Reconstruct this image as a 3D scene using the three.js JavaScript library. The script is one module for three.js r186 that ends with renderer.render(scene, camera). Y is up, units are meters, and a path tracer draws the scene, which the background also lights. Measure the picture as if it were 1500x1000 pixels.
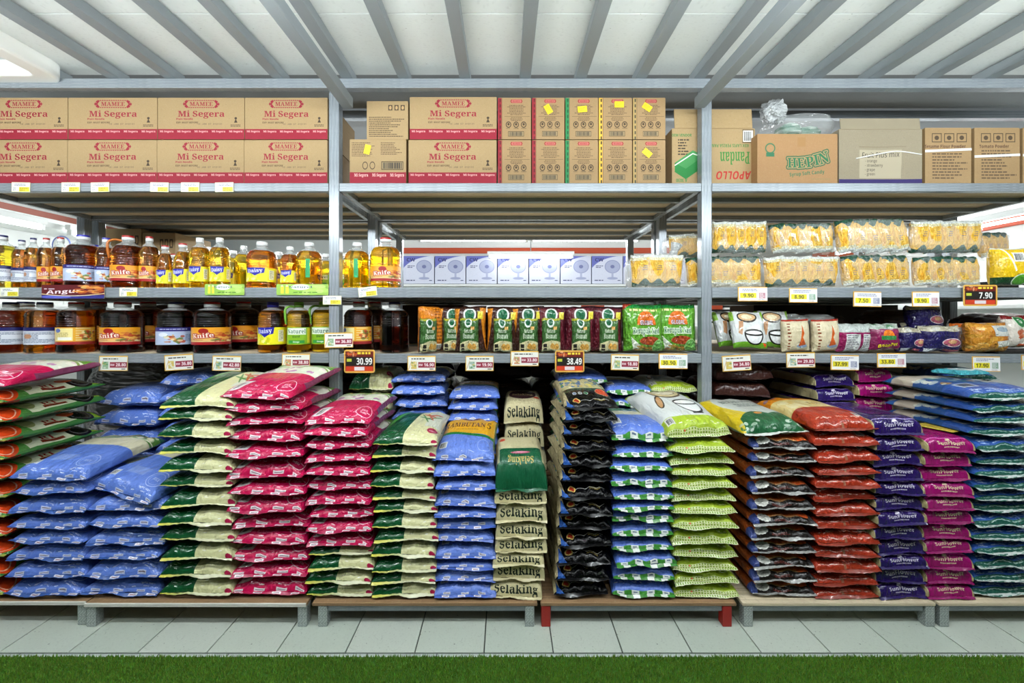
import * as THREE from 'three';
import { RectAreaLightUniformsLib } from 'three/addons/lights/RectAreaLightUniformsLib.js';
import { mergeGeometries } from 'three/addons/utils/BufferGeometryUtils.js';
import { RoundedBoxGeometry } from 'three/addons/geometries/RoundedBoxGeometry.js';

// ------------------------------------------------------------------ camera, lamps, exposure
const scene = new THREE.Scene();
scene.background = new THREE.Color(0x1a1c1c);
const EYE = 1.21, CZ = 2.0, F = 600, VX = 741, VY = 465;      // eye height, distance to the rack front, focal length and vanishing point in pixels
const camera = new THREE.PerspectiveCamera(2 * Math.atan(500 / F) * 180 / Math.PI, 1.5, 0.05, 60);
camera.position.set(0, EYE, CZ);
camera.lookAt(0, EYE, -5);
camera.setViewOffset(1500, 1000, 750 - VX, 500 - VY, 1500, 1000);
const renderer = new THREE.WebGLRenderer({ antialias: true });
renderer.toneMapping = THREE.LinearToneMapping;
renderer.toneMappingExposure = 2.7;
renderer.shadowMap.enabled = true;
RectAreaLightUniformsLib.init();
const FRONT_LAMP = 25, BACK_LAMP = 38;                        // radiance of the tubes over this aisle and over the next one
const FRONT_TUBES = [[-2.3, 1.98, 1.15], [-0.8, 1.98, 1.15], [0.8, 1.98, 1.15], [2.3, 1.98, 1.15], [-1.6, 2.1, 1.75], [0, 2.1, 1.75], [1.6, 2.1, 1.75]];
const BACK_TUBES = [[-3.05, 2.1, -2.5], [-1.75, 2.1, -2.5], [-0.36, 2.06, -2.5], [0.87, 2.06, -2.5], [2.15, 2.1, -2.5], [3.42, 2.1, -2.5], [0.35, 2.06, -3.76]];

// ------------------------------------------------------------------ helpers
const X = (px, z) => (px - VX) * (CZ - z) / F;                // the photograph's measurements at a known distance
const Y = (py, z) => EYE - (py - VY) * (CZ - z) / F;
function rng(seed) { let s = seed >>> 0; return () => { s = (s + 0x6d2b79f5) | 0; let t = Math.imul(s ^ (s >>> 15), 1 | s); t = (t + Math.imul(t ^ (t >>> 7), 61 | t)) ^ t; return ((t ^ (t >>> 14)) >>> 0) / 4294967296; }; }
const R = rng(77);
const rr = (a, b) => a + (b - a) * R();
function hash(x, y, z) { let h = Math.imul(x, 374761393) + Math.imul(y, 668265263) + Math.imul(z, 2147483647 - 61); h = Math.imul(h ^ (h >>> 13), 1274126177); return ((h ^ (h >>> 16)) >>> 0) / 4294967296; }
function noise(x, y, z = 0) {
  const i = Math.floor(x), j = Math.floor(y), k = Math.floor(z), s = (t) => t * t * (3 - 2 * t), u = s(x - i), v = s(y - j), w = s(z - k), L = (a, b, t) => a + (b - a) * t;
  const p = (a, b, c) => hash(i + a, j + b, k + c);
  return L(L(L(p(0, 0, 0), p(1, 0, 0), u), L(p(0, 1, 0), p(1, 1, 0), u), v), L(L(p(0, 0, 1), p(1, 0, 1), u), L(p(0, 1, 1), p(1, 1, 1), u), v), w) * 2 - 1;
}
const names = {};
function numbered(n) { const k = names[n] ?? 0; names[n] = k + 1; return k ? n + '_' + String(k).padStart(3, '0') : n; }
function tag(o, label, category, group, kind) { if (label) o.userData.label = label; if (category) o.userData.category = category; if (group) o.userData.group = group; if (kind) o.userData.kind = kind; return o; }
function thing(name, label, category, pos = [0, 0, 0], group, ry = 0) {
  const o = new THREE.Group(); o.name = numbered(name); o.position.set(...pos); o.rotation.y = ry; scene.add(o);
  return tag(o, label, category, group);
}
function part(name, geo, mat, parent, pos, rot) {
  const m = new THREE.Mesh(geo, mat); m.name = numbered(name); m.castShadow = m.receiveShadow = true;
  if (pos) m.position.set(...pos); if (rot) m.rotation.set(...rot);
  parent.add(m); return m;
}
function structure(name) { const g = new THREE.Group(); g.name = name; g.userData.kind = 'structure'; scene.add(g); return g; }
const box = (w, h, d, r = 0.002) => new RoundedBoxGeometry(w, h, d, 1, Math.min(r, w / 2.1, h / 2.1, d / 2.1));
const std = (o) => new THREE.MeshStandardMaterial(o), phys = (o) => new THREE.MeshPhysicalMaterial(o);
function canvas(w, h, draw) { const c = document.createElement('canvas'); c.width = w; c.height = h; draw(c.getContext('2d'), w, h); return c; }
function tex(w, h, draw, repeat) {
  const t = new THREE.CanvasTexture(canvas(w, h, draw)); t.colorSpace = THREE.SRGBColorSpace; t.anisotropy = 8;
  if (repeat) { t.wrapS = t.wrapT = THREE.RepeatWrapping; t.repeat.set(...repeat); }
  return t;
}
function dataTex(n, f, rep) {
  const d = new Uint8Array(n * n * 4);
  for (let j = 0; j < n; j++) for (let i = 0; i < n; i++) { const v = Math.max(0, Math.min(255, f(i / n, j / n) * 255)); d.set([v, v, v, 255], (j * n + i) * 4); }
  const t = new THREE.DataTexture(d, n, n); t.magFilter = THREE.LinearFilter; t.wrapS = t.wrapT = THREE.RepeatWrapping; if (rep) t.repeat.set(...rep); t.needsUpdate = true; return t;
}
const per = (n, x, y, f) => { const u = x * f, v = y * f, a = noise(u, v, n), b = noise(u - f, v, n), c = noise(u, v - f, n), d = noise(u - f, v - f, n); return (a * (1 - x) + b * x) * (1 - y) + (c * (1 - x) + d * x) * y; };
function fillN(c, w, h, css, amp, seed, cell = 3) {            // base colour with a fine even mottle
  c.fillStyle = css; c.fillRect(0, 0, w, h);
  const r = rng(seed);
  for (let i = 0; i < w * h / (cell * cell * 3); i++) { c.fillStyle = r() < 0.5 ? `rgba(255,255,255,${amp * r()})` : `rgba(0,0,0,${amp * r()})`; c.fillRect(r() * w, r() * h, cell * (0.5 + r()), cell * (0.5 + r())); }
}
function text(c, s, x, y, size, css, o = {}) {
  c.save(); c.translate(x, y); c.rotate(o.rot ?? 0); c.scale(o.sx ?? 1, o.sy ?? 1); c.transform(1, 0, o.skew ?? 0, 1, 0, 0);
  c.font = `${o.bold === false ? '' : 'bold '}${size}px ${o.font ?? 'sans-serif'}`; c.textAlign = o.align ?? 'center'; c.textBaseline = 'middle';
  if (o.stroke) { c.lineWidth = o.lw ?? size * 0.2; c.strokeStyle = o.stroke; c.lineJoin = 'round'; c.strokeText(s, 0, 0); }
  c.fillStyle = css; c.fillText(s, 0, 0); c.restore();
}
function greek(c, x, y, w, lines, lh, css, seed = 1, center = false) {   // lines of print too small to read
  const r = rng(seed); c.fillStyle = css;
  for (let i = 0; i < lines; i++) { let lw = w * (0.55 + 0.45 * r()), cx = center ? x + (w - lw) / 2 : x; const end = cx + lw; while (cx < end) { const ww = lh * (0.5 + 1.6 * r()); c.fillRect(cx, y + i * lh, Math.min(ww, end - cx), lh * 0.45); cx += ww + lh * 0.3; } }
}
function barcode(c, x, y, w, h, seed = 3, bg = '#e8e8e4') { c.fillStyle = bg; c.fillRect(x, y, w, h); const r = rng(seed); c.fillStyle = '#222'; for (let i = x + w * 0.08; i < x + w * 0.92;) { const b = w * 0.02 * (1 + 2 * r()); c.fillRect(i, y + h * 0.08, b, h * 0.84); i += b + w * 0.02 * (1 + 2 * r()); } }
function ell(c, x, y, a, b, css, stroke, lw) { c.beginPath(); c.ellipse(x, y, a, b, 0, 0, 7); if (css) { c.fillStyle = css; c.fill(); } if (stroke) { c.lineWidth = lw ?? 3; c.strokeStyle = stroke; c.stroke(); } }
function poly(c, pts, css) { c.beginPath(); pts.forEach(([x, y], i) => (i ? c.lineTo(x, y) : c.moveTo(x, y))); c.closePath(); c.fillStyle = css; c.fill(); }
function rect(c, x, y, w, h, css) { c.fillStyle = css; c.fillRect(x, y, w, h); }
function blotch(c, x, y, w, h, cols, n, seed, s = 14) { const r = rng(seed); for (let i = 0; i < n; i++) { c.globalAlpha = 0.75; ell(c, x + w * r(), y + h * r(), s * (0.4 + r()), s * (0.3 + 0.6 * r()), cols[Math.floor(r() * cols.length)]); } c.globalAlpha = 1; }

// ------------------------------------------------------------------ shared materials
const steelRough = dataTex(128, (x, y) => 0.55 + 0.18 * per(3, x, y, 8) + 0.12 * per(9, x, y, 32), [3, 3]);
const galvMap = tex(256, 256, (c, w, h) => { fillN(c, w, h, '#8f979d', 0.06, 5, 5); const r = rng(8); for (let i = 0; i < 90; i++) { c.fillStyle = `rgba(${r() < 0.5 ? '90,98,102' : '235,240,242'},${0.07 * r()})`; c.fillRect(r() * w, r() * h, 4 + 30 * r(), 3 + 8 * r()); } }, [2, 2]);
const M = {
  steel: std({ map: galvMap, roughness: 0.5, metalness: 0.25, roughnessMap: steelRough }),
  steelDark: std({ color: 0xa3aaa8, roughness: 0.5, metalness: 0.35, roughnessMap: steelRough }),
  bar: std({ color: 0x8d9598, roughness: 0.55, metalness: 0.3 }),
  red: std({ color: 0x9c1a10, roughness: 0.45 }),
  white: std({ color: 0xe6e8e4, roughness: 0.5 }),
  plasticWhite: phys({ color: 0xe9ebe6, roughness: 0.32, clearcoat: 0.3 }),
  board: std({ map: tex(512, 128, (c, w, h) => { fillN(c, w, h, '#8d6f4f', 0.08, 3); const r = rng(4); for (let i = 0; i < 130; i++) { c.fillStyle = `rgba(${r() < 0.6 ? '50,30,15' : '210,170,120'},${0.22 * r()})`; c.fillRect(0, r() * h, w, 0.6 + 2 * r()); } }), roughness: 0.8 }),
  deck: std({ map: tex(512, 128, (c, w, h) => { fillN(c, w, h, '#dccdb0', 0.07, 13); const r = rng(14); for (let i = 0; i < 110; i++) { c.fillStyle = `rgba(${r() < 0.6 ? '80,55,30' : '225,205,165'},${0.2 * r()})`; c.fillRect(0, r() * h, w, 0.6 + 2 * r()); } }), roughness: 0.75 }),
  sheet: std({ color: 0xd9d7cd, roughness: 0.75 }),
  dark: std({ color: 0x15130f, roughness: 0.8 }),
};
M.deckPale = M.deck;
const wrinkle = dataTex(256, (x, y) => 0.5 + 0.3 * per(1, x, y, 4) + 0.26 * (1 - 2 * Math.abs(per(5, x, y, 7))) * 0.5 + 0.16 * per(7, x, y, 16) + 0.22 * (0.5 - Math.abs(per(8, x, y, 15))) + 0.06 * per(2, x, y, 40), [2, 3]);
const film = (map, o = {}) => phys({ map, roughness: o.rough ?? 0.28, clearcoat: o.coat ?? 0.35, clearcoatRoughness: 0.06, specularIntensity: o.spec ?? 0.6, bumpMap: wrinkle, bumpScale: o.bump ?? 0.011, metalness: o.metal ?? 0 });

// ------------------------------------------------------------------ setting
{
  const fl = structure('floor');
  const sub = part('floor_base', new THREE.BoxGeometry(12, 0.2, 11.4), std({ color: 0x3a3f3b, roughness: 0.9 }), fl, [0, -0.106, -0.7]);
  const tileMats = [0, 1, 2].map((k) => std({ map: tex(256, 256, (c, w, h) => { fillN(c, w, h, ['#bcc5b9', '#b8c2b6', '#bfc7bc'][k], 0.05, 31 + k, 4); const r = rng(50 + k); for (let i = 0; i < 7; i++) { c.strokeStyle = `rgba(60,66,60,${0.1 + 0.2 * r()})`; c.lineWidth = 1 + r(); c.beginPath(); const x = r() * w, y = r() * h; c.moveTo(x, y); c.quadraticCurveTo(x + 20 * r(), y + 10, x + 50 * (r() - 0.3), y + 40 * (r() - 0.5)); c.stroke(); } for (let i = 0; i < 6; i++) ell(c, r() * w, r() * h, 1 + 2 * r(), 1 + 1.5 * r(), 'rgba(40,44,40,.5)'); }), roughness: 0.3 }));
  const T = 0.2507, tg = box(T - 0.004, 0.012, T - 0.004, 0.0015);
  for (let j = 0; j < 3; j++) for (let i = -17; i < 18; i++) part('tile', tg, tileMats[(i * 7 + j * 3 + 70) % 3], fl, [-0.079 + (i + 0.5) * T, -0.006, 0.52 - (j + 0.5) * T]);
  const wide = std({ map: tex(256, 256, (c, w, h) => { fillN(c, w, h, '#b5beb6', 0.05, 36, 4); c.fillStyle = '#4c524d'; for (const k of [0, 128]) { c.fillRect(k, 0, 2, 256); c.fillRect(0, k, 256, 2); } }, [24, 10]), roughness: 0.3 });
  part('far_floor', new THREE.BoxGeometry(12, 0.012, 5.9), wide, fl, [0, -0.006, 0.52 - 3 * T - 2.95]);
  part('near_floor', new THREE.BoxGeometry(12, 0.012, 4.4), wide, fl, [0, -0.0062, 0.522 + 2.2]);

  // artificial turf mat
  const turf = new THREE.Group(); turf.name = 'turf_mat'; scene.add(turf); tag(turf, 'green artificial turf mat lying along the aisle tiles', 'turf mat');
  part('mat_backing', box(6.4, 0.006, 2.3, 0.002), std({ color: 0x3a6418, roughness: 1 }), turf, [0, 0.003, 0.545 + 1.15]);
  const bl = new THREE.BufferGeometry(); bl.setAttribute('position', new THREE.Float32BufferAttribute([-0.0016, 0, 0, 0.0016, 0, 0, 0.0004, 0.011, 0.002, 0, 0, -0.0016, 0, 0, 0.0016, 0.002, 0.01, 0], 3)); bl.computeVertexNormals();
  const N = 150000, im = new THREE.InstancedMesh(bl, std({ color: 0xffffff, roughness: 0.7, side: THREE.DoubleSide }), N); im.name = 'turf_pile'; im.userData.kind = 'stuff'; im.receiveShadow = true; im.castShadow = true;
  const o = new THREE.Object3D(), col = new THREE.Color(), r = rng(5);
  for (let i = 0; i < N; i++) { o.position.set((r() - 0.5) * 4.6, 0.005, 0.546 + 0.44 * r()); o.rotation.set(0.5 * (r() - 0.5), 6.28 * r(), 0.7 * (r() - 0.5)); o.scale.setScalar(0.8 + 0.5 * r()); o.updateMatrix(); im.setMatrixAt(i, o.matrix); col.setRGB(0.1 + 0.09 * r(), 0.24 + 0.14 * r(), 0.014 + 0.02 * r()); im.setColorAt(i, col); }
  turf.add(im);

  // aisle ceiling: white boards over steel beams
  const ce = structure('ceiling');
  const panelMat = std({ map: tex(512, 512, (c, w, h) => { fillN(c, w, h, '#d9dedb', 0.035, 61, 5); const q = rng(6); for (let i = 0; i < 12; i++) ell(c, q() * w, q() * h, 1.5, 1.5, 'rgba(70,70,65,.5)'); }), roughness: 0.75 });
  part('ceiling_deck', new THREE.BoxGeometry(7.4, 0.05, 4.6), std({ color: 0x77797a, roughness: 0.9 }), ce, [0, 2.445, 2.27]);
  const pw = [-3.7, -2.447, -1.607, -0.76, 0.093, 0.927, 1.76, 2.6, 3.7];
  for (let k = 0; k < 8; k++) for (const [z0, z1] of [[-0.02, 0.386], [0.39, 1.6], [1.604, 4.5]]) part('ceiling_panel', box(pw[k + 1] - pw[k] - 0.004, 0.012, z1 - z0, 0.001), panelMat, ce, [(pw[k] + pw[k + 1]) / 2, 2.412, (z0 + z1) / 2]);
  const bg = box(0.052, 0.045, 4.4, 0.004);
  for (const px of [-78, 7, 93, 177, 259, 343, 414, 513, 594, 682, 769, 849, 935, 1019, 1103, 1187, 1269, 1353, 1437, 1521]) part('ceiling_beam', bg, M.bar, ce, [X(px, 0), 2.3765, 2.18]);
  // two lower beams fixed to the rack uprights
  for (const px of [511, 1023]) part('tie_beam', box(0.05, 0.05, 4.3, 0.004), M.bar, ce, [X(px, 0.03), 2.235, 2.19]);
  part('upper_ceiling', new THREE.BoxGeometry(12, 0.1, 11.4), std({ color: 0xb9beba, roughness: 0.9 }), ce, [0, 3.15, -0.7]);

  const wallMat = std({ color: 0xd7dbd8, roughness: 0.85 });
  const wall = (n, w, h, d, x, y, z) => { const g = structure(n); part('wall_surface', new THREE.BoxGeometry(w, h, d), wallMat, g, [x, y, z]); return g; };
  wall('wall_back', 12, 3.3, 0.15, 0, 1.55, -5.0);
  wall('wall_front', 12, 3.3, 0.15, 0, 1.55, 4.6).children[0].material = std({ color: 0x3f3b36, roughness: 0.9 });
  wall('wall_left', 0.15, 3.3, 9.6, -5.6, 1.55, -0.2);
  wall('wall_right', 0.15, 3.3, 9.6, 5.6, 1.55, -0.2);
}

// ------------------------------------------------------------------ lamps
const glowFront = std({ color: 0xffffff, emissive: 0xf5fbff, emissiveIntensity: 6, roughness: 0.4 });
const glowBack = std({ color: 0xffffff, emissive: 0xf5fbff, emissiveIntensity: 5, roughness: 0.4 });
const tubeGeo = new THREE.CylinderGeometry(0.014, 0.014, 1.14, 12).rotateZ(Math.PI / 2);
function lamp([x, y, z], label, back, side) {
  const t = thing('fluorescent_lamp', label, 'ceiling lamp', [x, y, z], back ? 'tube lamps over the next aisle' : 'tube lamps over the near aisle');
  part('batten', box(1.22, 0.05, 0.05, 0.006), M.white, t, [0, 0.055, 0]);
  part('tube', tubeGeo, back ? glowBack : glowFront, t);
  for (const s of [-1, 1]) part('lamp_holder', box(0.026, 0.075, 0.04, 0.004), M.white, t, [s * 0.585, 0.02, 0]);
  part('hanger', box(0.012, back ? 3.1 - y - 0.08 : 2.4 - y - 0.07, 0.012, 0.002), M.steelDark, t, [0, 0.08 + (back ? 3.1 - y - 0.08 : 2.4 - y - 0.07) / 2, 0]);
  const I = back ? BACK_LAMP * (side ? 0.12 : z < -3 ? 0.1 : 1) : FRONT_LAMP * (z > 1.5 ? 0.5 : 1.05);
  if (side) t.rotation.y = Math.PI / 2;
  const dirs = side ? [[side, -0.4, 0], [-side, -0.3, 0]] : back ? [[0, -0.35, 1], [0, -0.4, -1], [0, 0.7, 1]] : z > 1.5 ? [[0, -0.5, -1], [0, 0.7, -1]] : [[0, -1, -0.8], [0, -0.55, 1], [0, 0.75, -1], [0, 0.9, 1]];
  dirs.forEach((d, i) => {
    const l = new THREE.RectAreaLight(0xf5fbff, I * (i ? (back ? 0.7 : i > 1 ? 1.5 : 0.85) : 1), 1.14, 0.03); l.name = numbered('tube_light');
    const v = new THREE.Vector3(...d).normalize(); l.position.copy(v).multiplyScalar(0.02).applyAxisAngle(new THREE.Vector3(0, 1, 0), -t.rotation.y); t.add(l); t.updateMatrixWorld(true);
    l.lookAt(new THREE.Vector3(x, y, z).addScaledVector(v, 5)); l.castShadow = true;
  });
}
const SIDE = ['leftmost', 'second from left', 'third from left', 'rightmost'], SIDE6 = ['leftmost', 'second from left', 'one left of the middle', 'one right of the middle', 'second from right', 'rightmost'];
FRONT_TUBES.forEach((p, i) => lamp(p, i < 4 ? `white tube lamp under the beams above the sacks, ${SIDE[i]} of four` : `white tube lamp farther from the rack, ${['leftmost', 'middle', 'rightmost'][i - 4]} of three`, false));
BACK_TUBES.forEach((p, i) => lamp(p, i === 6 ? 'short white tube lamp hanging just in front of the fan cartons' : `white tube lamp in the row above the orange strip, ${SIDE6[i]}`, true));

for (const sd of [-1, 1]) [-0.9, -2.3].forEach((z, i) => lamp([sd * 3.95, 1.97, z], `white tube lamp under the canopy of the ${sd < 0 ? 'red' : 'orange'} striped wall shelf, ${i ? 'farther' : 'nearer'} one`, true, sd));

// ------------------------------------------------------------------ the racks
const UPX = [X(-57, 0), X(489, 0), X(1035.5, 0), X(1581, 0)];
const deckG = {};
function deckBoard(w, d) { const k = w.toFixed(3) + d.toFixed(3); return deckG[k] ??= box(w, 0.016, d, 0.002); }
function rack(label, z0, z1, levels, top, full) {
  const t = thing('storage_rack', label, 'rack');
  for (const x of UPX) for (const z of [z0 - 0.025, z1 + 0.025]) {
    part('upright', box(0.05, top, 0.05, 0.004), M.steel, t, [x, top / 2, z]);
  }
  for (const [yt, yb, planks] of levels) for (let b = 0; b < 3; b++) {
    const xa = UPX[b] + 0.026, xb = UPX[b + 1] - 0.026, w = xb - xa, cx = (xa + xb) / 2, h = yt - yb;
    part('shelf_rail', box(w, h, 0.03, 0.003), M.steel, t, [cx, (yt + yb) / 2, z0 - 0.015]);
    part('shelf_rail', box(w, h, 0.03, 0.003), M.steel, t, [cx, (yt + yb) / 2, z1 + 0.015]);
    for (const x of [xa + 0.013, xb - 0.013]) part('side_rail', box(0.026, h, z0 - z1 - 0.062, 0.003), M.steel, t, [x, (yt + yb) / 2, (z0 + z1) / 2]);
    for (const f of [0.33, 0.66]) part('cross_bar', box(w - 0.054, h - 0.014, 0.03, 0.003), M.bar, t, [cx, (yt + yb) / 2 - 0.006, z0 + (z1 - z0) * f]);
    if (planks) for (let k = 0; k < planks; k++) { const d = (z0 - z1 - 0.064) / planks; part('deck_board', deckBoard(w - 0.054, d - 0.006), M.deck, t, [cx, yt - 0.0085, z0 - 0.032 - d * (k + 0.5)]); }
  }
  return t;
}
const L3 = [1.357, 1.307], L2 = [1.033, 0.988], LT = [1.867, 1.826], LC = [2.353, 2.308];
rack('grey galvanised steel rack facing the aisle, holding sacks, bottles and cartons', 0, -0.61, [[...LT, 4], [...L3, 4], [...L2, 4]], 2.352);
rack('grey galvanised steel rack standing directly behind the first one', -0.65, -1.27, [[...LT, 4], [...L3, 4], [...L2, 4]], 2.352);
{
  // top rails and the grey board over the rack
  const ce = scene.getObjectByName('ceiling');
  for (let b = 0; b < 3; b++) part('rack_header', box(UPX[b + 1] - UPX[b] - 0.002, 0.046, 0.04, 0.003), M.steel, ce, [(UPX[b] + UPX[b + 1]) / 2, 2.331, 0.022]);
  part('rack_header', box(7.9, 0.05, 0.04, 0.003), M.steel, ce, [0, 2.505, -0.63]);
  part('roof_board', new THREE.BoxGeometry(8, 0.02, 1.3), std({ color: 0x8d9294, roughness: 0.8 }), ce, [0, 2.55, -0.65]);
}

// low platforms
function platform(label, x0, x1, o) {
  const t = thing('low_platform', label, 'platform'), w = x1 - x0, cx = (x0 + x1) / 2, z0 = o.z0 ?? 0.4;
  part('platform_board', box(w, 0.012, z0 - 0.004, 0.002), o.pale ? M.deck : M.board, t, [cx, 0.089, (z0 + 0.004) / 2]);
  if (o.edge) part('edge_trim', box(w, 0.014, 0.006, 0.002), M.sheet, t, [cx, 0.09, z0 + 0.003]);
  for (const x of o.legs) for (const z of [z0 - 0.02, 0.03]) part('leg', box(0.036, 0.083, 0.036, 0.003), o.red ? M.red : M.steelDark, t, [x, 0.0415, z]);
  if (o.rail) part('front_rail', box(w - 0.08, 0.026, 0.02, 0.002), M.steel, t, [cx, 0.07, z0 - 0.02]);
  return t;
}
const PX = (px) => X(px, 0.4);
platform('low grey-legged platform under the green sacks at the end of the row', PX(-220), PX(123), { edge: true, legs: [PX(-190), PX(115)], z0: 0.39 });
platform('low platform with white front edge under blue, cream and magenta sacks', PX(125), PX(449), { edge: true, legs: [PX(132), PX(442)] });
platform('low platform with bare plywood edge and grey legs under the cream sacks with script', PX(457), PX(787), { legs: [PX(472), PX(776)], rail: true });
platform('low platform on red legs under black and lime green sacks', PX(792), PX(1079), { red: true, legs: [PX(800), PX(1066)], rail: true });
platform('low steel platform under the orange and purple sacks', PX(1088), PX(1371), { pale: true, legs: [PX(1097), PX(1364)], rail: true });
platform('low steel platform under the blue and white sacks', PX(1376), PX(1700), { pale: true, legs: [PX(1385), PX(1690)], rail: true });
{
  const t = thing('wooden_riser', 'dark wooden step under the second row of sacks', 'step', [0, 0, 0]);
  part('riser_top', box(5.2, 0.02, 0.46, 0.003), M.board, t, [0.05, 0.425, -0.297]);
  part('riser_front', box(5.2, 0.415, 0.02, 0.003), M.board, t, [0.05, 0.2075, -0.09]);
  part('riser_back', box(5.2, 0.415, 0.02, 0.003), M.board, t, [0.05, 0.2075, -0.51]);
}
// ------------------------------------------------------------------ rice sacks
// A filled plastic sack: pillow with an upper and a lower skin meeting in a flat seam; z+ is the end towards the aisle. uv: upper half of the map = top print.
function pillow(o) {
  const { w, d, h, seam = 0.27, a = 4, b = 0.42, c = 4, e = 0.46, nu = 22, nv = 26, wr = 0.006, seed = 1, waist = 0.05, fold = 9 } = o;
  const pos = [], uv = [], idx = [], r = rng(seed), p1 = r() * 6, p2 = r() * 6, k1 = fold + 3 * r(), k2 = 6 + 3 * r();
  const skin = (top) => {
    const base = pos.length / 3;
    for (let j = 0; j <= nv; j++) for (let i = 0; i <= nu; i++) {
      const su = i / nu * 2 - 1, sv = j / nv * 2 - 1, u = Math.sin(su * Math.PI / 2), v = Math.sin(sv * Math.PI / 2);
      const au = Math.abs(u), av = Math.abs(v);
      let f = top ? Math.pow(Math.max(0, 1 - au ** a), b) * Math.pow(Math.max(0, 1 - av ** c), e) : Math.pow(Math.max(0, 1 - au ** 5), 0.5) * Math.pow(Math.max(0, 1 - av ** 5), 0.5);
      const edge = Math.pow(f, 0.35) * (1 - f);
      const n = noise(u * 2.2 + seed * 3.1, v * 2.2, top ? 1 : 5) * 0.6 + noise(u * 6 + seed, v * 5, top ? 2 : 6) * 0.4;
      const pl = Math.sin(u * k1 + p1 + 1.4 * v) * Math.pow(av, 3) * Math.pow(1 - av ** 14, 0.5) + 0.6 * Math.sin(v * k2 + p2) * Math.pow(au, 5) * Math.pow(1 - au ** 14, 0.5);
      const dy = wr * (pl * 1.1 + n * 1.5) * Math.min(1, edge * 3);
      const x = u * w / 2 * (1 - waist * (1 - v * v) + 0.012 * noise(v * 3, seed, top ? 0 : 0)), z = v * d / 2 * (1 - 0.02 * (1 - u * u)) + 0.004 * noise(u * 3, seed + 4, 0) * av;
      pos.push(x, top ? h * (seam + (1 - seam) * f) + dy : h * (seam - seam * f) + dy * 0.5, z);
      uv.push((0.3 * su + 0.7 * u + 1) / 2, top ? 0.5 + 0.5 * (1 - (sv + 1) / 2) : 0.5 * (sv + 1) / 2);
    }
    for (let j = 0; j < nv; j++) for (let i = 0; i < nu; i++) { const q = base + j * (nu + 1) + i, s = q + 1, t = q + nu + 1, k = t + 1; top ? idx.push(q, t, s, s, t, k) : idx.push(q, s, t, s, k, t); }
  };
  skin(true); skin(false);
  const g = new THREE.BufferGeometry(); g.setAttribute('position', new THREE.Float32BufferAttribute(pos, 3)); g.setAttribute('uv', new THREE.Float32BufferAttribute(uv, 2)); g.setIndex(idx); g.computeVertexNormals();
  return g;
}
// crimped fin along the end of a sack
function seamStrip(w, depth, seed, th = 0.0016) {
  const n = 26, pos = [], uv = [], idx = [];
  for (let side = 0; side < 2; side++) for (let j = 0; j < 2; j++) for (let i = 0; i <= n; i++) {
    const t = i / n, dr = 0.003 * noise(t * 5, seed, 1) + 0.0012 * Math.sin(t * 60 + seed), lean = j ? -0.004 + 0.006 * noise(t * 3, seed, 7) : 0;
    pos.push((t - 0.5) * w, dr + lean + (side ? -th : th) / 2, j * depth * (0.9 + 0.2 * noise(t * 4, seed, 2))); uv.push(t, j ? 0.02 : 0.98);
  }
  const q = (a, b, c, d) => idx.push(a, b, c, b, d, c);
  for (let i = 0; i < n; i++) { const a = i, b = n + 1 + i, c = 2 * (n + 1) + i, e = 3 * (n + 1) + i; q(b, b + 1, a, a + 1); q(c, c + 1, e, e + 1); q(e, e + 1, b, b + 1); }
  const g = new THREE.BufferGeometry(); g.setAttribute('position', new THREE.Float32BufferAttribute(pos, 3)); g.setAttribute('uv', new THREE.Float32BufferAttribute(uv, 2)); g.setIndex(idx); g.computeVertexNormals();
  return g;
}
const W = 512, H = 1024;
const whiteBits = (c, y, n, seed, css = 'rgba(255,255,255,.85)') => { const r = rng(seed); c.strokeStyle = css; for (let i = 0; i < n; i++) { c.lineWidth = 1.5 + 4 * r(); c.beginPath(); const x = 40 + 430 * r(), yy = y + 14 * (r() - 0.5); c.moveTo(x, yy); c.lineTo(x + 8 + 20 * r(), yy + 6 * (r() - 0.5)); c.stroke(); } };
const tags4 = (c, y, h, xs, w, css = '#d9d6dc') => { for (const x of xs) { rect(c, x, y, w, h, css); rect(c, x + w * 0.12, y + h * 0.4, w * 0.76, h * 0.2, '#6b5560'); } };
function strip(draw, bg) { return tex(256, 32, (c, w, h) => { rect(c, 0, 0, w, h, bg); draw?.(c, w, h); }); }
const checker = (a, b) => (c, w, h) => { for (let i = 0; i < 9; i++) rect(c, i * w / 9, 0, w / 9 + 1, h, i % 2 ? a : b); };
const someTags = (xs, css = '#d5d2da') => (c, w, h) => { for (const x of xs) { rect(c, x * w, h * 0.12, w * 0.12, h * 0.7, css); rect(c, x * w + w * 0.02, h * 0.4, w * 0.08, h * 0.2, '#7a5060'); } };
const P = {};                                                  // one entry per kind of sack
function product(key, o) {
  const map = tex(W, H, (c) => o.draw(c));
  P[key] = { ...o, key, mat: film(map, o.film), seamMat: phys({ map: strip(o.strip, o.stripBg), roughness: 0.35, clearcoat: 0.3 }), geos: [], seams: [] };
  const shape = o.shape ?? {};
  for (let k = 0; k < (o.variants ?? 3); k++) {
    P[key].geos.push(pillow({ w: o.w, d: o.d, h: 0.065, seed: 11 + 17 * k + key.length * 5 + key.charCodeAt(0), ...shape }));
    P[key].seams.push(seamStrip(o.w * (o.seamW ?? 0.985), 0.011, k * 3 + key.charCodeAt(1)));
  }
}
const img = (c, y0, y1, cols, seed, n = 90) => blotch(c, 20, y0, 472, y1 - y0, cols, n, seed, 22);
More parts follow.
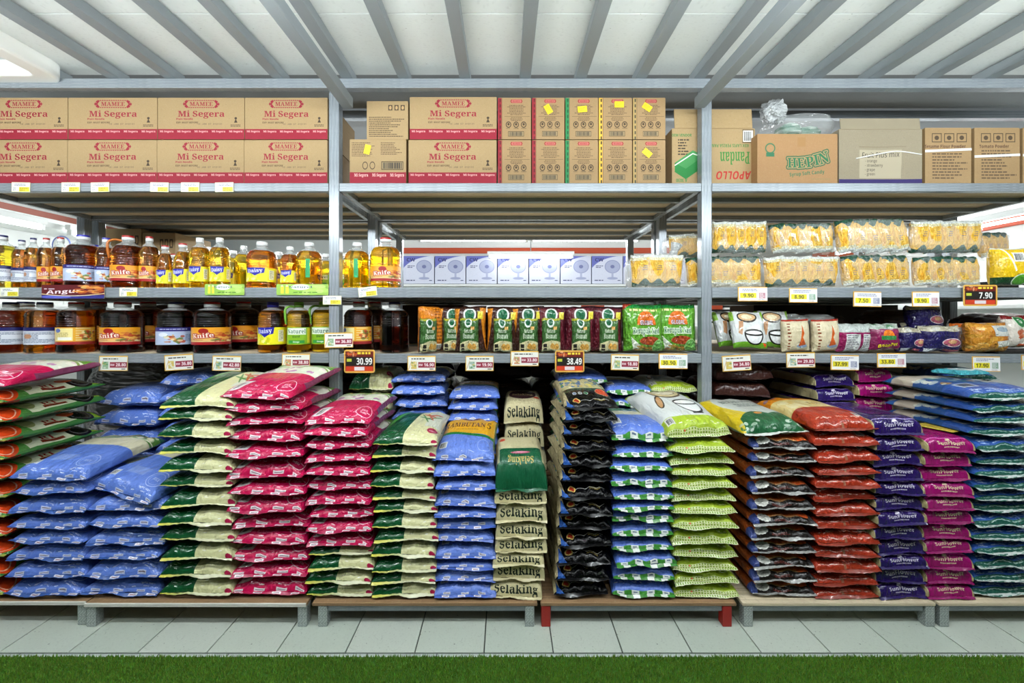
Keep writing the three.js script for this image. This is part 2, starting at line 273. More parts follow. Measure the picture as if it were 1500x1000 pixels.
product('blue', { w: 0.3, d: 0.38, stripBg: '#33589f', strip: someTags([0.1, 0.36, 0.62, 0.86]), draw: (c) => {
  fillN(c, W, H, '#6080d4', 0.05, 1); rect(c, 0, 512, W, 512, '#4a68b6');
  rect(c, 0, 0, W, 95, '#0c5a34'); rect(c, 0, 95, W, 70, '#5c8f3c'); img(c, 98, 150, ['#cfc9a2', '#84602e', '#3d7a33', '#e5e0c0'], 7, 60); rect(c, 0, 165, W, 75, '#d9d3b4'); c.strokeStyle = '#e9e6d0'; c.lineWidth = 6; c.beginPath(); c.moveTo(0, 160); c.bezierCurveTo(150, 120, 360, 190, 512, 150); c.stroke();
  rect(c, 55, 372, 70, 40, '#b9c3df'); barcode(c, 60, 376, 60, 32); c.globalAlpha = 0.35; rect(c, 160, 330, 130, 46, '#c2d0f4'); c.globalAlpha = 1;
  whiteBits(c, 438, 18, 5, 'rgba(235,240,255,.8)'); whiteBits(c, 462, 14, 51, 'rgba(235,240,255,.8)'); ell(c, 400, 372, 56, 46, null, 'rgba(225,232,255,.65)', 4); ell(c, 400, 372, 42, 34, null, 'rgba(225,232,255,.4)', 3); text(c, 'RICE', 400, 372, 22, 'rgba(225,232,255,.6)');
  tags4(c, 484, 22, [70, 210, 345, 450], 56, '#c4cae4');
} });
product('green', { w: 0.3, d: 0.38, stripBg: '#d8d8b4', strip: (c, w, h) => { rect(c, 0, 0, w * 0.5, h, '#b9bd62'); const g = c.createLinearGradient(0, 0, w * 0.5, 0); g.addColorStop(0, '#d5cf4a'); g.addColorStop(1, '#cfd3b0'); c.fillStyle = g; c.fillRect(0, 0, w * 0.5, h); }, draw: (c) => {
  fillN(c, W, H, '#dcdaa6', 0.04, 2); c.fillStyle = '#0b4f2a'; c.beginPath(); c.moveTo(0, 0); c.lineTo(330, 0); c.bezierCurveTo(250, 190, 236, 330, 236, 512); c.lineTo(0, 512); c.fill();
  c.fillStyle = '#3f9a3a'; c.beginPath(); c.moveTo(70, 330); c.bezierCurveTo(130, 160, 220, 60, 320, 0); c.lineTo(180, 0); c.bezierCurveTo(110, 100, 60, 200, 40, 330); c.fill();
  rect(c, 360, 0, 152, 330, '#d3d6c4'); for (const [a, x] of [[0.3, 330], [-0.2, 380], [0.9, 350]]) { c.save(); c.translate(x, 190); c.rotate(a); ell(c, 30, 0, 60, 9, '#c8642e'); ell(c, 20, 40, 70, 6, '#4f8a3a'); c.restore(); } text(c, 'RICE', 300, 60, 34, '#8a5a2a', { font: 'serif' });
  ell(c, 440, 370, 46, 26, '#b01d4a'); text(c, 'super', 440, 370, 20, '#f0d0d8'); ell(c, 476, 500, 34, 20, '#b01d4a');
  whiteBits(c, 440, 9, 15); whiteBits(c, 466, 12, 16);
  const g = c.createLinearGradient(0, 0, 512, 0); g.addColorStop(0, '#b5b53c'); g.addColorStop(0.25, '#4d6a30'); g.addColorStop(0.45, '#12391f'); g.addColorStop(0.6, '#3b3f28'); g.addColorStop(1, '#8f9069'); c.fillStyle = g; c.fillRect(0, 512, W, 512);
} });
product('pink', { w: 0.315, d: 0.39, stripBg: '#b1114a', strip: someTags([0.05, 0.3, 0.55, 0.8], '#e8e0e4'), draw: (c) => {
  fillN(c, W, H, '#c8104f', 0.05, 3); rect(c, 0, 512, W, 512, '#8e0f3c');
  rect(c, 0, 0, W, 160, '#5f9132'); img(c, 10, 150, ['#8fbf4a', '#3f7628', '#b9d27a', '#e07a2a'], 9, 70); rect(c, 0, 150, W, 110, '#dfe3cf'); img(c, 160, 240, ['#f0eedd', '#b65aa8', '#7fa34a', '#e8e4cc'], 10, 30);
  c.strokeStyle = '#7fa04a'; c.lineWidth = 10; c.beginPath(); c.moveTo(0, 150); c.bezierCurveTo(150, 230, 360, 110, 512, 180); c.stroke();
  for (const s of [0, 1]) rect(c, s * 486, 0, 26, 330, s ? '#7d3a5a' : '#4b62b4');
  c.save(); c.translate(96, 400); c.transform(1, 0, -0.5, 1, 0, 0); rect(c, -40, -44, 92, 80, '#e4e2e2'); barcode(c, -26, -34, 56, 58); c.restore();
  whiteBits(c, 404, 26, 6, 'rgba(255,235,240,.8)'); whiteBits(c, 452, 26, 61, 'rgba(255,235,240,.8)'); greek(c, 170, 424, 210, 2, 9, 'rgba(255,225,232,.55)', 8); ell(c, 420, 396, 60, 52, null, 'rgba(255,240,245,.9)', 4); text(c, 'RICE', 420, 388, 22, '#f6d6df'); text(c, 'super', 420, 412, 18, '#f6d6df');
  tags4(c, 476, 24, [30, 165, 300, 420], 66, '#e3d6db');
} });
product('rambutan', { w: 0.255, d: 0.37, stripBg: '#4766bd', strip: someTags([0.12, 0.38, 0.64], '#e2dfe6'), draw: (c) => {
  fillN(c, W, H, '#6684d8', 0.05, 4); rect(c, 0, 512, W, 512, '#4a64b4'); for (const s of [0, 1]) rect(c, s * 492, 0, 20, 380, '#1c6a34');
  rect(c, 20, 60, 472, 236, '#e2a81f'); c.fillStyle = '#1f7a34'; c.beginPath(); c.moveTo(0, 286); c.bezierCurveTo(170, 256, 340, 330, 512, 286); c.lineTo(512, 306); c.bezierCurveTo(340, 350, 170, 276, 0, 306); c.fill(); rect(c, 20, 0, 472, 60, '#1c6a34');
  ell(c, 250, 120, 80, 24, '#5e1420'); text(c, 'RAMBUTAN', 214, 205, 66, '#5a1f10', { font: 'serif', sx: 0.92 }); text(c, '5', 430, 205, 80, '#5a1f10', { font: 'serif' }); greek(c, 150, 250, 220, 1, 14, '#8a5a20', 3);
  rect(c, 54, 366, 66, 50, '#b7c2e0'); barcode(c, 58, 370, 58, 42); ell(c, 410, 390, 52, 44, null, 'rgba(215,225,255,.5)', 4); whiteBits(c, 440, 7, 9, 'rgba(235,240,255,.6)'); tags4(c, 484, 22, [90, 225, 350], 56, '#d8d8e6');
} });
const boxy = { a: 9, b: 0.3, c: 10, e: 0.28, seam: 0.1, waist: 0.02, wr: 0.003, nv: 44 };
const selakingFace = (c) => { text(c, 'Selaking', 256, 488, 84, '#101f19', { font: 'serif', sx: 1.08, sy: 0.6 }); };
product('cream', { w: 0.215, d: 0.34, stripBg: '#cfc69c', shape: boxy, film: { rough: 0.5, coat: 0.1 }, draw: (c) => {
  fillN(c, W, H, '#d2c89c', 0.05, 5); ell(c, 250, 250, 170, 110, '#35121a'); text(c, 'Selaking', 250, 250, 60, '#d8c48a', { font: 'serif' }); ell(c, 420, 330, 40, 24, '#c8401c'); for (const s of [0, 1]) rect(c, s * 500, 0, 12, 512, '#bfb58a'); selakingFace(c);
  c.strokeStyle = 'rgba(150,135,90,.4)'; c.lineWidth = 3; c.beginPath(); c.moveTo(10, 440); c.lineTo(502, 440); c.stroke();
} });
product('creamgreen', { w: 0.215, d: 0.3, stripBg: '#0c5a38', variants: 1, shape: { ...boxy, c: 5, e: 0.5 }, film: { rough: 0.45 }, draw: (c) => {
  fillN(c, W, H, '#0d5a38', 0.06, 6); for (const s of [0, 1]) rect(c, s * 452, 0, 60, 400, '#cfc69c'); rect(c, 0, 0, W, 300, '#cfc69c'); ell(c, 90, 200, 30, 16, '#c8401c');
  c.save(); c.translate(256, 396); c.rotate(Math.PI); text(c, 'Selaking', 0, 0, 54, '#c8b060', { font: 'serif' }); c.restore(); ell(c, 256, 344, 90, 12, '#c05a78'); ell(c, 256, 342, 66, 5, '#e2a0b4');
} });
product('black', { w: 0.29, d: 0.38, stripBg: '#0a0a0c', film: { rough: 0.2, coat: 0.3, bump: 0.016, spec: 0.2 }, shape: { wr: 0.008, seam: 0.28, c: 4, e: 0.5, a: 4, fold: 14 }, draw: (c) => {
  fillN(c, W, H, '#070709', 0.02, 7); rect(c, 0, 0, W, 150, '#b8822e'); rect(c, 0, 90, W, 50, '#2a3f6a'); rect(c, 0, 130, W, 160, '#b9b489'); img(c, 140, 280, ['#d8c45a', '#3d6aa0', '#4a7a44', '#c8bd8a', '#e0d7a8'], 12, 60);
  c.fillStyle = '#15482c'; c.beginPath(); c.moveTo(0, 330); c.quadraticCurveTo(256, 250, 512, 330); c.lineTo(512, 350); c.quadraticCurveTo(256, 274, 0, 350); c.fill(); c.fillStyle = '#070709'; c.beginPath(); c.moveTo(0, 350); c.quadraticCurveTo(256, 274, 512, 350); c.lineTo(512, 380); c.lineTo(0, 380); c.fill(); for (let i = 0; i < 3; i++) ell(c, 140 + i * 52, 356, 18, 14, ['#7d8ca0', '#9aa3a0', '#2f7a4a'][i], '#ddd', 3); ell(c, 400, 338, 62, 38, '#d0421c', '#e8a87a', 4);
  poly(c, [[0, 0], [70, 0], [46, 300], [80, 470], [0, 512]], '#a99d78'); poly(c, [[0, 512], [80, 512], [30, 800], [0, 1024]], '#8d8262'); poly(c, [[46, 400], [96, 470], [120, 512], [40, 512]], '#2b56a0');
  ell(c, 140, 428, 36, 22, '#c7a860'); ell(c, 140, 428, 24, 14, '#a03018'); greek(c, 290, 424, 110, 2, 11, '#a3924e', 4); c.strokeStyle = 'rgba(240,240,235,.75)'; c.lineWidth = 4; c.beginPath(); c.moveTo(176, 430); c.bezierCurveTo(240, 410, 330, 446, 430, 418); c.stroke();
} });
product('bluecheck', { w: 0.27, d: 0.38, stripBg: '#2f6a2c', strip: checker('#dfe3dd', '#3f8a35'), draw: (c) => {
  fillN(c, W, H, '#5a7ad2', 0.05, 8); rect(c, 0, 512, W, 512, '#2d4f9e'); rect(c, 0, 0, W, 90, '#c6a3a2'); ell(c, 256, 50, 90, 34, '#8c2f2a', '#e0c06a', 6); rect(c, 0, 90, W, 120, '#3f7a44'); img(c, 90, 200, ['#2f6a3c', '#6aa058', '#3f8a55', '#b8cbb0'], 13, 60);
  c.fillStyle = '#d9d3b2'; c.beginPath(); c.moveTo(0, 190); c.quadraticCurveTo(256, 250, 512, 190); c.lineTo(512, 262); c.quadraticCurveTo(256, 310, 0, 262); c.fill(); for (let i = 0; i < 2; i++) ell(c, 240 + i * 90, 215, 30, 18, '#9aa9b0');
  rect(c, 50, 330, 76, 66, '#dfe4ee'); barcode(c, 56, 336, 64, 54); greek(c, 240, 330, 120, 4, 12, 'rgba(20,40,110,.5)', 6); whiteBits(c, 420, 16, 19); for (let i = 0; i < 9; i++) rect(c, i * 57, 478, 58, 34, i % 2 ? '#dde2dd' : '#3f8a35'); for (let i = 0; i < 4; i++) rect(c, i * 114 + 70, 488, 30, 10, '#6a7a90');
} });
product('lime', { w: 0.27, d: 0.38, stripBg: '#d7dcae', strip: (c, w, h) => { for (let i = 0; i < 26; i++) rect(c, i * w / 26, h * 0.2, w / 48, h * 0.6, '#6f9a1e'); }, draw: (c) => {
  fillN(c, W, H, '#a6bf2e', 0.05, 9); rect(c, 0, 512, W, 512, '#a9b85c'); rect(c, 0, 0, W, 80, '#a6bf2e'); rect(c, 180, 14, 110, 34, '#e8e8e4'); ell(c, 470, 40, 50, 30, '#d8502a'); rect(c, 0, 78, W, 300, '#d3d7d6');
  ell(c, 270, 150, 130, 62, '#d8c79a', '#5a4a32', 12); ell(c, 270, 150, 92, 36, '#e6dcc0', '#7a6a48', 5); c.save(); c.translate(140, 250); c.rotate(-0.9); ell(c, 0, 0, 60, 22, '#b78a5c', '#33261a', 8); c.restore(); c.fillStyle = '#eef0ee'; c.beginPath(); c.arc(330, 262, 90, 0, Math.PI); c.fill(); c.lineWidth = 10; c.strokeStyle = '#1a1a18'; c.stroke(); ell(c, 330, 262, 90, 22, '#f4f4f2', '#1a1a18', 9); rect(c, 290, 348, 80, 14, '#1a1a18'); text(c, '1.', 450, 250, 40, '#2a3a14');
  rect(c, 36, 380, 66, 54, '#c8cbb6'); barcode(c, 40, 384, 58, 46); rect(c, 0, 470, W, 44, '#d2d8a2'); for (let i = 0; i < 26; i++) { rect(c, i * 20 + 3, 474, 11, 12, '#7fa01e'); rect(c, i * 20 + 3, 494, 11, 12, '#7fa01e'); } rect(c, 150, 472, 12, 16, '#d8502a'); whiteBits(c, 424, 15, 21);
} });
product('orangeblack', { w: 0.265, d: 0.38, stripBg: '#9a9a96', strip: (c, w, h) => { const r = rng(3); for (let i = 0; i < 60; i++) rect(c, r() * w, r() * h, 3 + 9 * r(), 2, r() < 0.5 ? '#e8e8e4' : '#3a3a38'); }, draw: (c) => {
  fillN(c, W, H, '#16110f', 0.04, 10); rect(c, 0, 0, W, 300, '#b8502a'); img(c, 60, 260, ['#d07a44', '#a03c1c', '#c86030', '#8a2c14'], 14, 60); rect(c, 60, 380, 400, 62, '#c8622a'); rect(c, 60, 432, 400, 10, '#d8a06a');
  rect(c, 0, 0, 66, 512, '#a04e20'); rect(c, 0, 410, 70, 110, '#3c4a86'); rect(c, 446, 330, 66, 190, '#3b3a3c'); rect(c, 0, 512, W, 512, '#232024'); rect(c, 0, 512, 66, 90, '#323f74'); rect(c, 0, 600, 66, 424, '#7a3a18');
  for (let i = 0; i < 12; i++) ell(c, 118 + 40 * Math.cos(i * 0.5236), 452 + 26 * Math.sin(i * 0.5236), 13, 10, '#d3d3cc'); ell(c, 118, 452, 40, 26, '#bcbcb4'); greek(c, 92, 440, 52, 3, 9, '#6a6a64', 5); ell(c, 410, 416, 54, 30, '#cf5a26'); whiteBits(c, 450, 12, 22, 'rgba(225,225,220,.7)'); greek(c, 190, 470, 200, 2, 12, '#7a2f26', 7);
} });
product('redorange', { w: 0.275, d: 0.38, stripBg: '#8a2f1c', draw: (c) => {
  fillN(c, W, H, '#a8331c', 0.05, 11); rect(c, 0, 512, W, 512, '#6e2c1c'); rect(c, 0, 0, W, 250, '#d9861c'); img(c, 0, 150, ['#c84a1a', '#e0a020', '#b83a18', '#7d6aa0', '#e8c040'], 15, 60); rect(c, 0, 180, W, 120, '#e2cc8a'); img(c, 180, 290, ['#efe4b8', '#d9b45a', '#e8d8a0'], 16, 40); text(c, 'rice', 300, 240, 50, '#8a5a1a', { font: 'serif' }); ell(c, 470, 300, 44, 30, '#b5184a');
  rect(c, 384, 372, 66, 46, '#d5cfc8'); barcode(c, 388, 376, 58, 38); whiteBits(c, 420, 34, 23, 'rgba(250,235,228,.85)'); whiteBits(c, 470, 40, 29, 'rgba(245,220,210,.85)'); greek(c, 70, 448, 300, 2, 12, 'rgba(120,20,10,.7)', 9); rect(c, 236, 470, 18, 110, '#a06a50');
} });
const sunFace = (c, css) => { text(c, 'SunFlower', 270, 480, 58, css, { sx: 0.95, sy: 0.6 }); greek(c, 190, 500, 150, 1, 8, css, 4); rect(c, 232, 444, 34, 18, css); rect(c, 222, 452, 24, 12, css); };
product('purple', { w: 0.205, d: 0.36, stripBg: '#241058', shape: { ...boxy, c: 9, e: 0.3, wr: 0.004, seam: 0.14 }, film: { rough: 0.18, coat: 0.8, bump: 0.012 }, draw: (c) => {
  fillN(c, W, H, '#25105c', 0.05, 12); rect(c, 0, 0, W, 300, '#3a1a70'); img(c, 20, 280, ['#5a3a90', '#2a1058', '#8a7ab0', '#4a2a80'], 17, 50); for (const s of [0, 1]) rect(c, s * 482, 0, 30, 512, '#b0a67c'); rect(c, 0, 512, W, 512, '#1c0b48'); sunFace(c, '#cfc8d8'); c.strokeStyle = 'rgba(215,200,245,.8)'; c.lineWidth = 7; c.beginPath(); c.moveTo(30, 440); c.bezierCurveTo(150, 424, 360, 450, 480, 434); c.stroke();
} });
product('magenta', { w: 0.195, d: 0.36, stripBg: '#8a0a5c', shape: { ...boxy, c: 9, e: 0.3, wr: 0.004, seam: 0.14 }, film: { rough: 0.2, coat: 0.7, bump: 0.012 }, draw: (c) => {
  fillN(c, W, H, '#9c0a68', 0.05, 13); rect(c, 0, 0, W, 300, '#6a1450'); img(c, 20, 280, ['#8a2a70', '#4a0c38', '#a05a88'], 18, 40); for (const s of [0, 1]) rect(c, s * 478, 0, 34, 512, '#b5a878'); rect(c, 0, 512, W, 512, '#7a0850'); sunFace(c, '#e0cba8'); c.strokeStyle = 'rgba(255,150,225,.8)'; c.lineWidth = 7; c.beginPath(); c.moveTo(30, 440); c.bezierCurveTo(150, 426, 360, 448, 480, 432); c.stroke();
} });
product('bluewhite', { w: 0.34, d: 0.38, stripBg: '#c7d0cc', strip: (c, w, h) => { const r = rng(9); for (let i = 0; i < 40; i++) rect(c, r() * w, r() * h, 6 + 16 * r(), 4 + 6 * r(), ['#1d5a4a', '#dfe6e2', '#2a6a58'][Math.floor(3 * r())]); }, draw: (c) => {
  fillN(c, W, H, '#2f57a8', 0.06, 14); rect(c, 0, 0, W, 110, '#2b62a8'); rect(c, 0, 110, W, 100, '#b9ad9c'); rect(c, 0, 210, W, 110, '#1f4a86'); img(c, 210, 310, ['#2f7a66', '#c88a3a', '#2a4f90', '#dcdccc'], 19, 50); rect(c, 60, 330, 100, 54, '#b9c4d4'); rect(c, 72, 338, 76, 36, '#3c4a60'); whiteBits(c, 420, 60, 25, 'rgba(215,228,245,.8)'); whiteBits(c, 440, 40, 26, 'rgba(215,228,245,.7)');
  rect(c, 0, 462, W, 50, '#1d5a4c'); whiteBits(c, 480, 50, 27, 'rgba(220,230,225,.8)'); rect(c, 0, 512, W, 512, '#123e46'); whiteBits(c, 548, 30, 28, 'rgba(200,220,215,.5)'); rect(c, 0, 820, W, 100, '#8f8576');
} });
product('meadow', { w: 0.36, d: 0.4, stripBg: '#9fa84a', film: { rough: 0.22, coat: 0.5 }, shape: { a: 2.3, b: 0.62, seam: 0.34, c: 5, e: 0.45 }, draw: (c) => {
  fillN(c, W, H, '#4f8a3c', 0.06, 15); rect(c, 0, 0, W, 130, '#8fb52c'); rect(c, 0, 190, W, 150, '#c9cdae'); rect(c, 486, 0, 26, 512, '#3f7a3a'); ell(c, 440, 150, 66, 50, '#171512'); ell(c, 440, 150, 48, 34, null, '#555', 6); ell(c, 396, 190, 30, 30, '#c8562e'); c.save(); c.translate(430, 262); c.rotate(-Math.PI / 2); text(c, 'RI', 0, 0, 50, '#8c1f1a', { font: 'serif', sx: 0.9 }); c.restore(); rect(c, 450, 216, 22, 76, '#6f2a1c'); ell(c, 400, 326, 50, 24, '#8a8f5a');
  ell(c, 420, 428, 84, 66, '#d8451a'); ell(c, 420, 428, 62, 46, null, '#e8b090', 6); rect(c, 60, 486, 400, 26, '#d2cfb4'); rect(c, 0, 512, W, 512, '#3a7a3c'); rect(c, 380, 520, 132, 120, '#8a2c1c');
} });
product('yellowrice', { w: 0.29, d: 0.38, stripBg: '#cfd3cc', variants: 1, draw: (c) => {
  fillN(c, W, H, '#d4b81e', 0.05, 16); rect(c, 0, 0, W, 96, '#173f22'); ell(c, 150, 50, 150, 44, '#0e2c18', '#dcd9a8', 12); text(c, 'mmm', 150, 44, 62, '#e8e4bc'); c.fillStyle = '#c4c8c0'; c.beginPath(); c.ellipse(290, 232, 210, 150, 0.1, 0, 7); c.fill(); text(c, 'BERAS WANGI', 300, 196, 48, '#3a4a44', { font: 'serif', rot: -0.05 }); greek(c, 190, 236, 220, 2, 22, '#56645e', 4);
  c.fillStyle = '#1c5a34'; c.beginPath(); c.moveTo(40, 512); c.lineTo(60, 380); c.quadraticCurveTo(200, 300, 300, 360); c.quadraticCurveTo(400, 320, 470, 400); c.lineTo(490, 512); c.fill(); ell(c, 230, 352, 30, 12, '#d88a3a'); img(c, 410, 500, ['#d8dcd4', '#1c5a34', '#2a6a40', '#b8c4b4'], 22, 26); rect(c, 0, 512, W, 512, '#8f9a8a');
} });
product('maroon', { w: 0.32, d: 0.36, stripBg: '#38201a', film: { rough: 0.35 }, shape: { a: 8, b: 0.35, c: 6, e: 0.4, waist: 0.01 }, draw: (c) => { fillN(c, W, H, '#3a1c16', 0.06, 17); rect(c, 0, 0, W, 300, '#4a2a1e'); greek(c, 80, 420, 340, 2, 16, '#7a5a48', 5); } });

const ORD = ['first', 'second', 'third', 'fourth', 'fifth', 'sixth', 'seventh', 'eighth', 'ninth', 'tenth', 'eleventh', 'twelfth', 'thirteenth', 'fourteenth', 'fifteenth', 'sixteenth', 'seventeenth', 'eighteenth'];
const PLAT = 0.0955;
function sack(key, k, pos, h, rot, label, group, sx = 1) {
  const p = P[key], t = thing('rice_sack', label, 'rice sack', pos, group);
  t.rotation.set(rot[0], rot[1], rot[2], 'YXZ');
  const s = h / 0.065, v = k % p.geos.length, mir = 1;
  const body = part('sack_body', p.geos[v], p.mat, t); body.scale.set(sx * mir, s, 1);
  const fin = part('seam_fin', p.seams[(k * 2 + 1) % p.seams.length], p.seamMat, t, [0, 0.065 * s * (p.shape?.seam ?? 0.27), p.d / 2 - 0.003]); fin.scale.x = sx;
  return t;
}
// a stack: sack bottoms read off the photograph from the lowest up, centre line at the lowest and at the topmost sack
function stack(key, where, look, group, ys, px0, px1, o = {}) {
  const zf = o.zf ?? 0.375, sc = (CZ - zf) / F, base = o.base ?? PLAT, n = ys.length;
  const y = ys.map((v) => base + (ys[0] - v) * sc);
  y.push(o.topY ? base + (ys[0] - o.topY) * sc : y[n - 1] + (n > 1 ? (y[n - 1] - y[0]) / (n - 1) : 0.065));
  const out = [];
  for (let i = 0; i < n; i++) {
    const kk = o.mix?.[i] ?? key, p = P[kk], last = i === n - 1 && !o.more, t = n > 1 ? i / (n - 1) : 0;
    const px = px0 + (px1 - px0) * t + (o.jit ?? 2.2) * (2 * R() - 1), h = y[i + 1] - y[i] - 0.0035;
    const dz = (o.jz ?? 0.008) * (2 * R() - 1) + (o.setBack?.[i] ?? 0), w = ((o.wpx ? o.wpx * sc : p.w) / p.w) * 0.965;
    const rot = [(last && o.topTilt ? o.topTilt : 0.012 * (2 * R() - 1)), (o.yaw ?? 0) + 0.035 * (2 * R() - 1), 0.02 * (2 * R() - 1) + (last ? o.topRoll ?? 0 : 0)];
    if (last && o.topYaw) rot[1] += o.topYaw;
    let pos = [X(px, zf), y[i] + 0.0018, zf - p.d / 2 + dz];
    if (last && o.topTilt) pos[1] += Math.max(0, Math.sin(o.topTilt) * p.d / 2 - 0.012);
    const ord = o.mix ? null : (last ? (n > 1 ? `topmost` : null) : ORD[i]);
    const lab = o.labels?.[i] ?? (o.from === 'top' ? (last ? `${look}, topmost of the ${where}` : `${look}, ${ORD[n - 1 - i]} from top of the ${where}`) : (last ? `${look}, topmost of the ${where}` : i === 0 ? `${look}, lowest of the ${where}` : `${look}, ${ORD[i]} from bottom of the ${where}`));
    out.push(sack(kk, i + (o.seed ?? 0), pos, h, rot, lab, group, w));
  }
  return out;
}
const gB = 'sky blue rice sacks', gG = 'cream and dark green rice sacks', gP = 'magenta rice sacks';
stack('meadow', 'stack at the row end', 'green sack with orange oval', 'meadow green sacks', [881, 853, 825, 797, 769, 741, 713, 685, 657, 629, 601], -55, -56, { zf: 0.38, topY: 574, topTilt: 0.01, jit: 1, yaw: -0.01 });
stack('pink', 'meadow green stack', 'magenta sack printed with a green field', gP, [571], -56, -56, { base: PLAT + (881 - 571) * 1.62 / 600, zf: 0.38, topTilt: 0.1, wpx: 134, labels: ['magenta sack printed with a green field lying on top of the meadow green sacks'] });
stack('blue', 'first blue stack', 'sky blue sack', gB, [881, 854, 829, 804, 783, 761, 732, 707], 64, 74, { topTilt: 0.1, wpx: 116, topY: 680, jz: 0.006 });
stack('blue', 'stack by the green tower', 'sky blue sack, white tagged', gB, [881, 857, 828, 808, 780, 757, 733], 173, 186, { topTilt: 0.08, topRoll: -0.16, topYaw: -0.2, seed: 2, wpx: 116, topY: 702, jz: 0.006 });
stack('green', 'tower beside the magenta', 'cream and dark green sack', gG, [876, 848, 823, 796, 771, 746, 717, 694, 668, 645, 618, 596], 290, 284, { topTilt: 0.17, topY: 572 });
stack('pink', 'taller magenta stack', 'magenta sack', gP, [877, 848, 827, 803, 778, 755, 728, 706, 674, 652, 625, 607, 584], 395, 384, { topTilt: 0.16, topY: 561, topYaw: -0.12 });
stack('pink', 'shorter magenta stack', 'magenta sack', gP, [876, 856, 836, 813, 802, 782, 762, 742, 721, 699, 678, 660, 640, 620].map((v, i) => v), 499, 494, {
  topTilt: 0.06, topY: 598, wpx: 100, mix: { 0: 'green', 1: 'green', 2: 'green', 3: 'green' },
  labels: Array.from({ length: 14 }, (_, i) => (i < 4 ? `cream and green sack, ${['lowest', 'second', 'third', 'topmost'][i]} of four underneath the shorter magenta stack` : i === 13 ? 'magenta sack, topmost of the shorter magenta stack' : `magenta sack, ${ORD[i - 4]} above the cream ones in the shorter magenta stack`)) });
stack('green', 'stack flanked by magenta and blue', 'cream and dark green sack', gG, [878, 856, 841, 820, 796, 777, 755, 736, 721, 696, 676, 654], 591, 592, { topTilt: 0.04, topY: 632, wpx: 98, seed: 1 });
stack('rambutan', 'front yellow-topped stack', 'periwinkle sack', 'periwinkle blue rice sacks', [877, 854, 836, 823, 798, 778, 759, 746, 719, 701, 676], 681, 679, { topTilt: 0.12, topY: 650, labels: { 10: 'periwinkle blue sack showing its yellow print, topmost of the front stack' } });
{
  stack('cream', 'script stack', 'cream script sack', 'cream sacks with dark script', [877, 852, 829, 811, 789, 766, 739], 759, 762, { topY: 717, more: true, jit: 3 });
  stack('creamgreen', '', '', 'cream sacks with dark script', [717], 761, 761, { base: PLAT + (877 - 717) * 1.625 / 600, topY: 666, topTilt: 0.1, labels: ['deep green sack with upside down script lying on the cream sacks'] });
}
stack('black', 'black stack', 'glossy black sack', 'glossy black rice sacks', [880, 856, 832, 808, 784, 760, 737, 714, 691, 668, 646, 624, 603], 849, 866, { topTilt: 0.1, topY: 582, yaw: 0.04, jz: 0.012, wpx: 84 });
stack('bluecheck', 'front green-seamed stack', 'green-seamed blue sack', 'blue sacks with green seams', [881, 858, 836, 814, 795, 770, 752, 739, 719, 697, 678, 658], 943, 941, { topTilt: -0.02, topY: 625, wpx: 94 });
stack('lime', 'front lime stack', 'lime green sack', 'lime green rice sacks', [879, 861, 841, 822, 802, 778, 757, 739, 721, 701, 685, 669], 1034, 1028, { topY: 648, more: true });
stack('lime', '', '', 'lime green rice sacks', [645], 1014, 1014, { base: PLAT + (879 - 645) * 1.625 / 600, topY: 612, topYaw: 0.2, topTilt: 0.2, wpx: 108, labels: ['lime and white sack printed with a bowl, lying askew on the lime stack'] });
stack('orangeblack', 'black and orange stack', 'black sack with orange band', 'black and orange rice sacks', [876, 856, 834, 814, 794, 771, 751, 728, 703, 680, 661], 1150, 1148, { topY: 638, more: true });
stack('yellowrice', '', '', 'black and orange rice sacks', [638], 1132, 1132, { base: PLAT + (876 - 638) * 1.625 / 600, topY: 607, topTilt: 0.05, topYaw: 0.12, labels: ['yellow and green sack with a pale oval, lying on the black and orange stack'] });
stack('redorange', 'orange red stack', 'orange red sack', 'orange red rice sacks', [877, 861, 841, 818, 800, 778, 759, 737, 717, 697, 681, 657, 634], 1240, 1240, { topTilt: 0.03, topY: 606, wpx: 98 });
stack('purple', 'front purple stack', 'shiny dark purple sack', 'dark purple sacks', [877, 856, 832, 813, 791, 769, 748, 727, 706, 684, 662, 640], 1320, 1317, { topY: 612 });
stack('magenta', 'front violet pink stack', 'shiny violet pink sack', 'violet pink sacks', [877, 856, 834, 811, 791, 769, 748, 728, 706, 685, 663], 1392, 1391, { topY: 640 });
stack('bluewhite', 'end stack', 'frosted cobalt sack', 'cobalt blue sacks', [877, 856, 836, 814, 795, 775, 753, 735, 719, 701, 683, 665, 642, 624, 606, 589], 1488, 1486, { topTilt: 0.02, topY: 566 });
// second row, standing on the step behind
const z2 = -0.07, RZ = 0.436, row = (key, where, look, group, ys, px, o = {}) => { const s = (CZ - z2) / F, top = EYE - (ys[ys.length - 1] - VY) * s, hh = ys.length > 1 ? (ys[0] - ys[ys.length - 1]) / (ys.length - 1) : 18, n = Math.max(ys.length, Math.round((top - RZ) / (hh * s))), list = Array.from({ length: n }, (_, i) => 500 - i * (top - RZ) / Math.max(1, n - 1) / s); return stack(key, where, look, group, list, px, px, { zf: z2, base: RZ, from: 'top', jit: 1.5, ...o }); };
row('blue', 'rear stack behind the first blue one', 'sky blue sack', gB, [640, 619, 598], 184, { wpx: 92 });
row('blue', 'stack behind the green tower', 'sky blue sack', gB, [590, 568], 272, { wpx: 82, seed: 1 });
row('green', 'x', 'y', gG, [640, 600, 580], 541, { wpx: 66 });
row('blue', 'tallest rear blue stack', 'sky blue sack', gB, [612, 597, 581, 563], 613, { wpx: 82, seed: 1 });
row('rambutan', 'rear periwinkle stack', 'periwinkle blue sack', 'periwinkle blue rice sacks', [632, 616, 600, 586], 693, { wpx: 77 });
row('cream', 'rear script stack', 'cream script sack', 'cream sacks with dark script', [662, 642, 621], 769, { wpx: 61 });
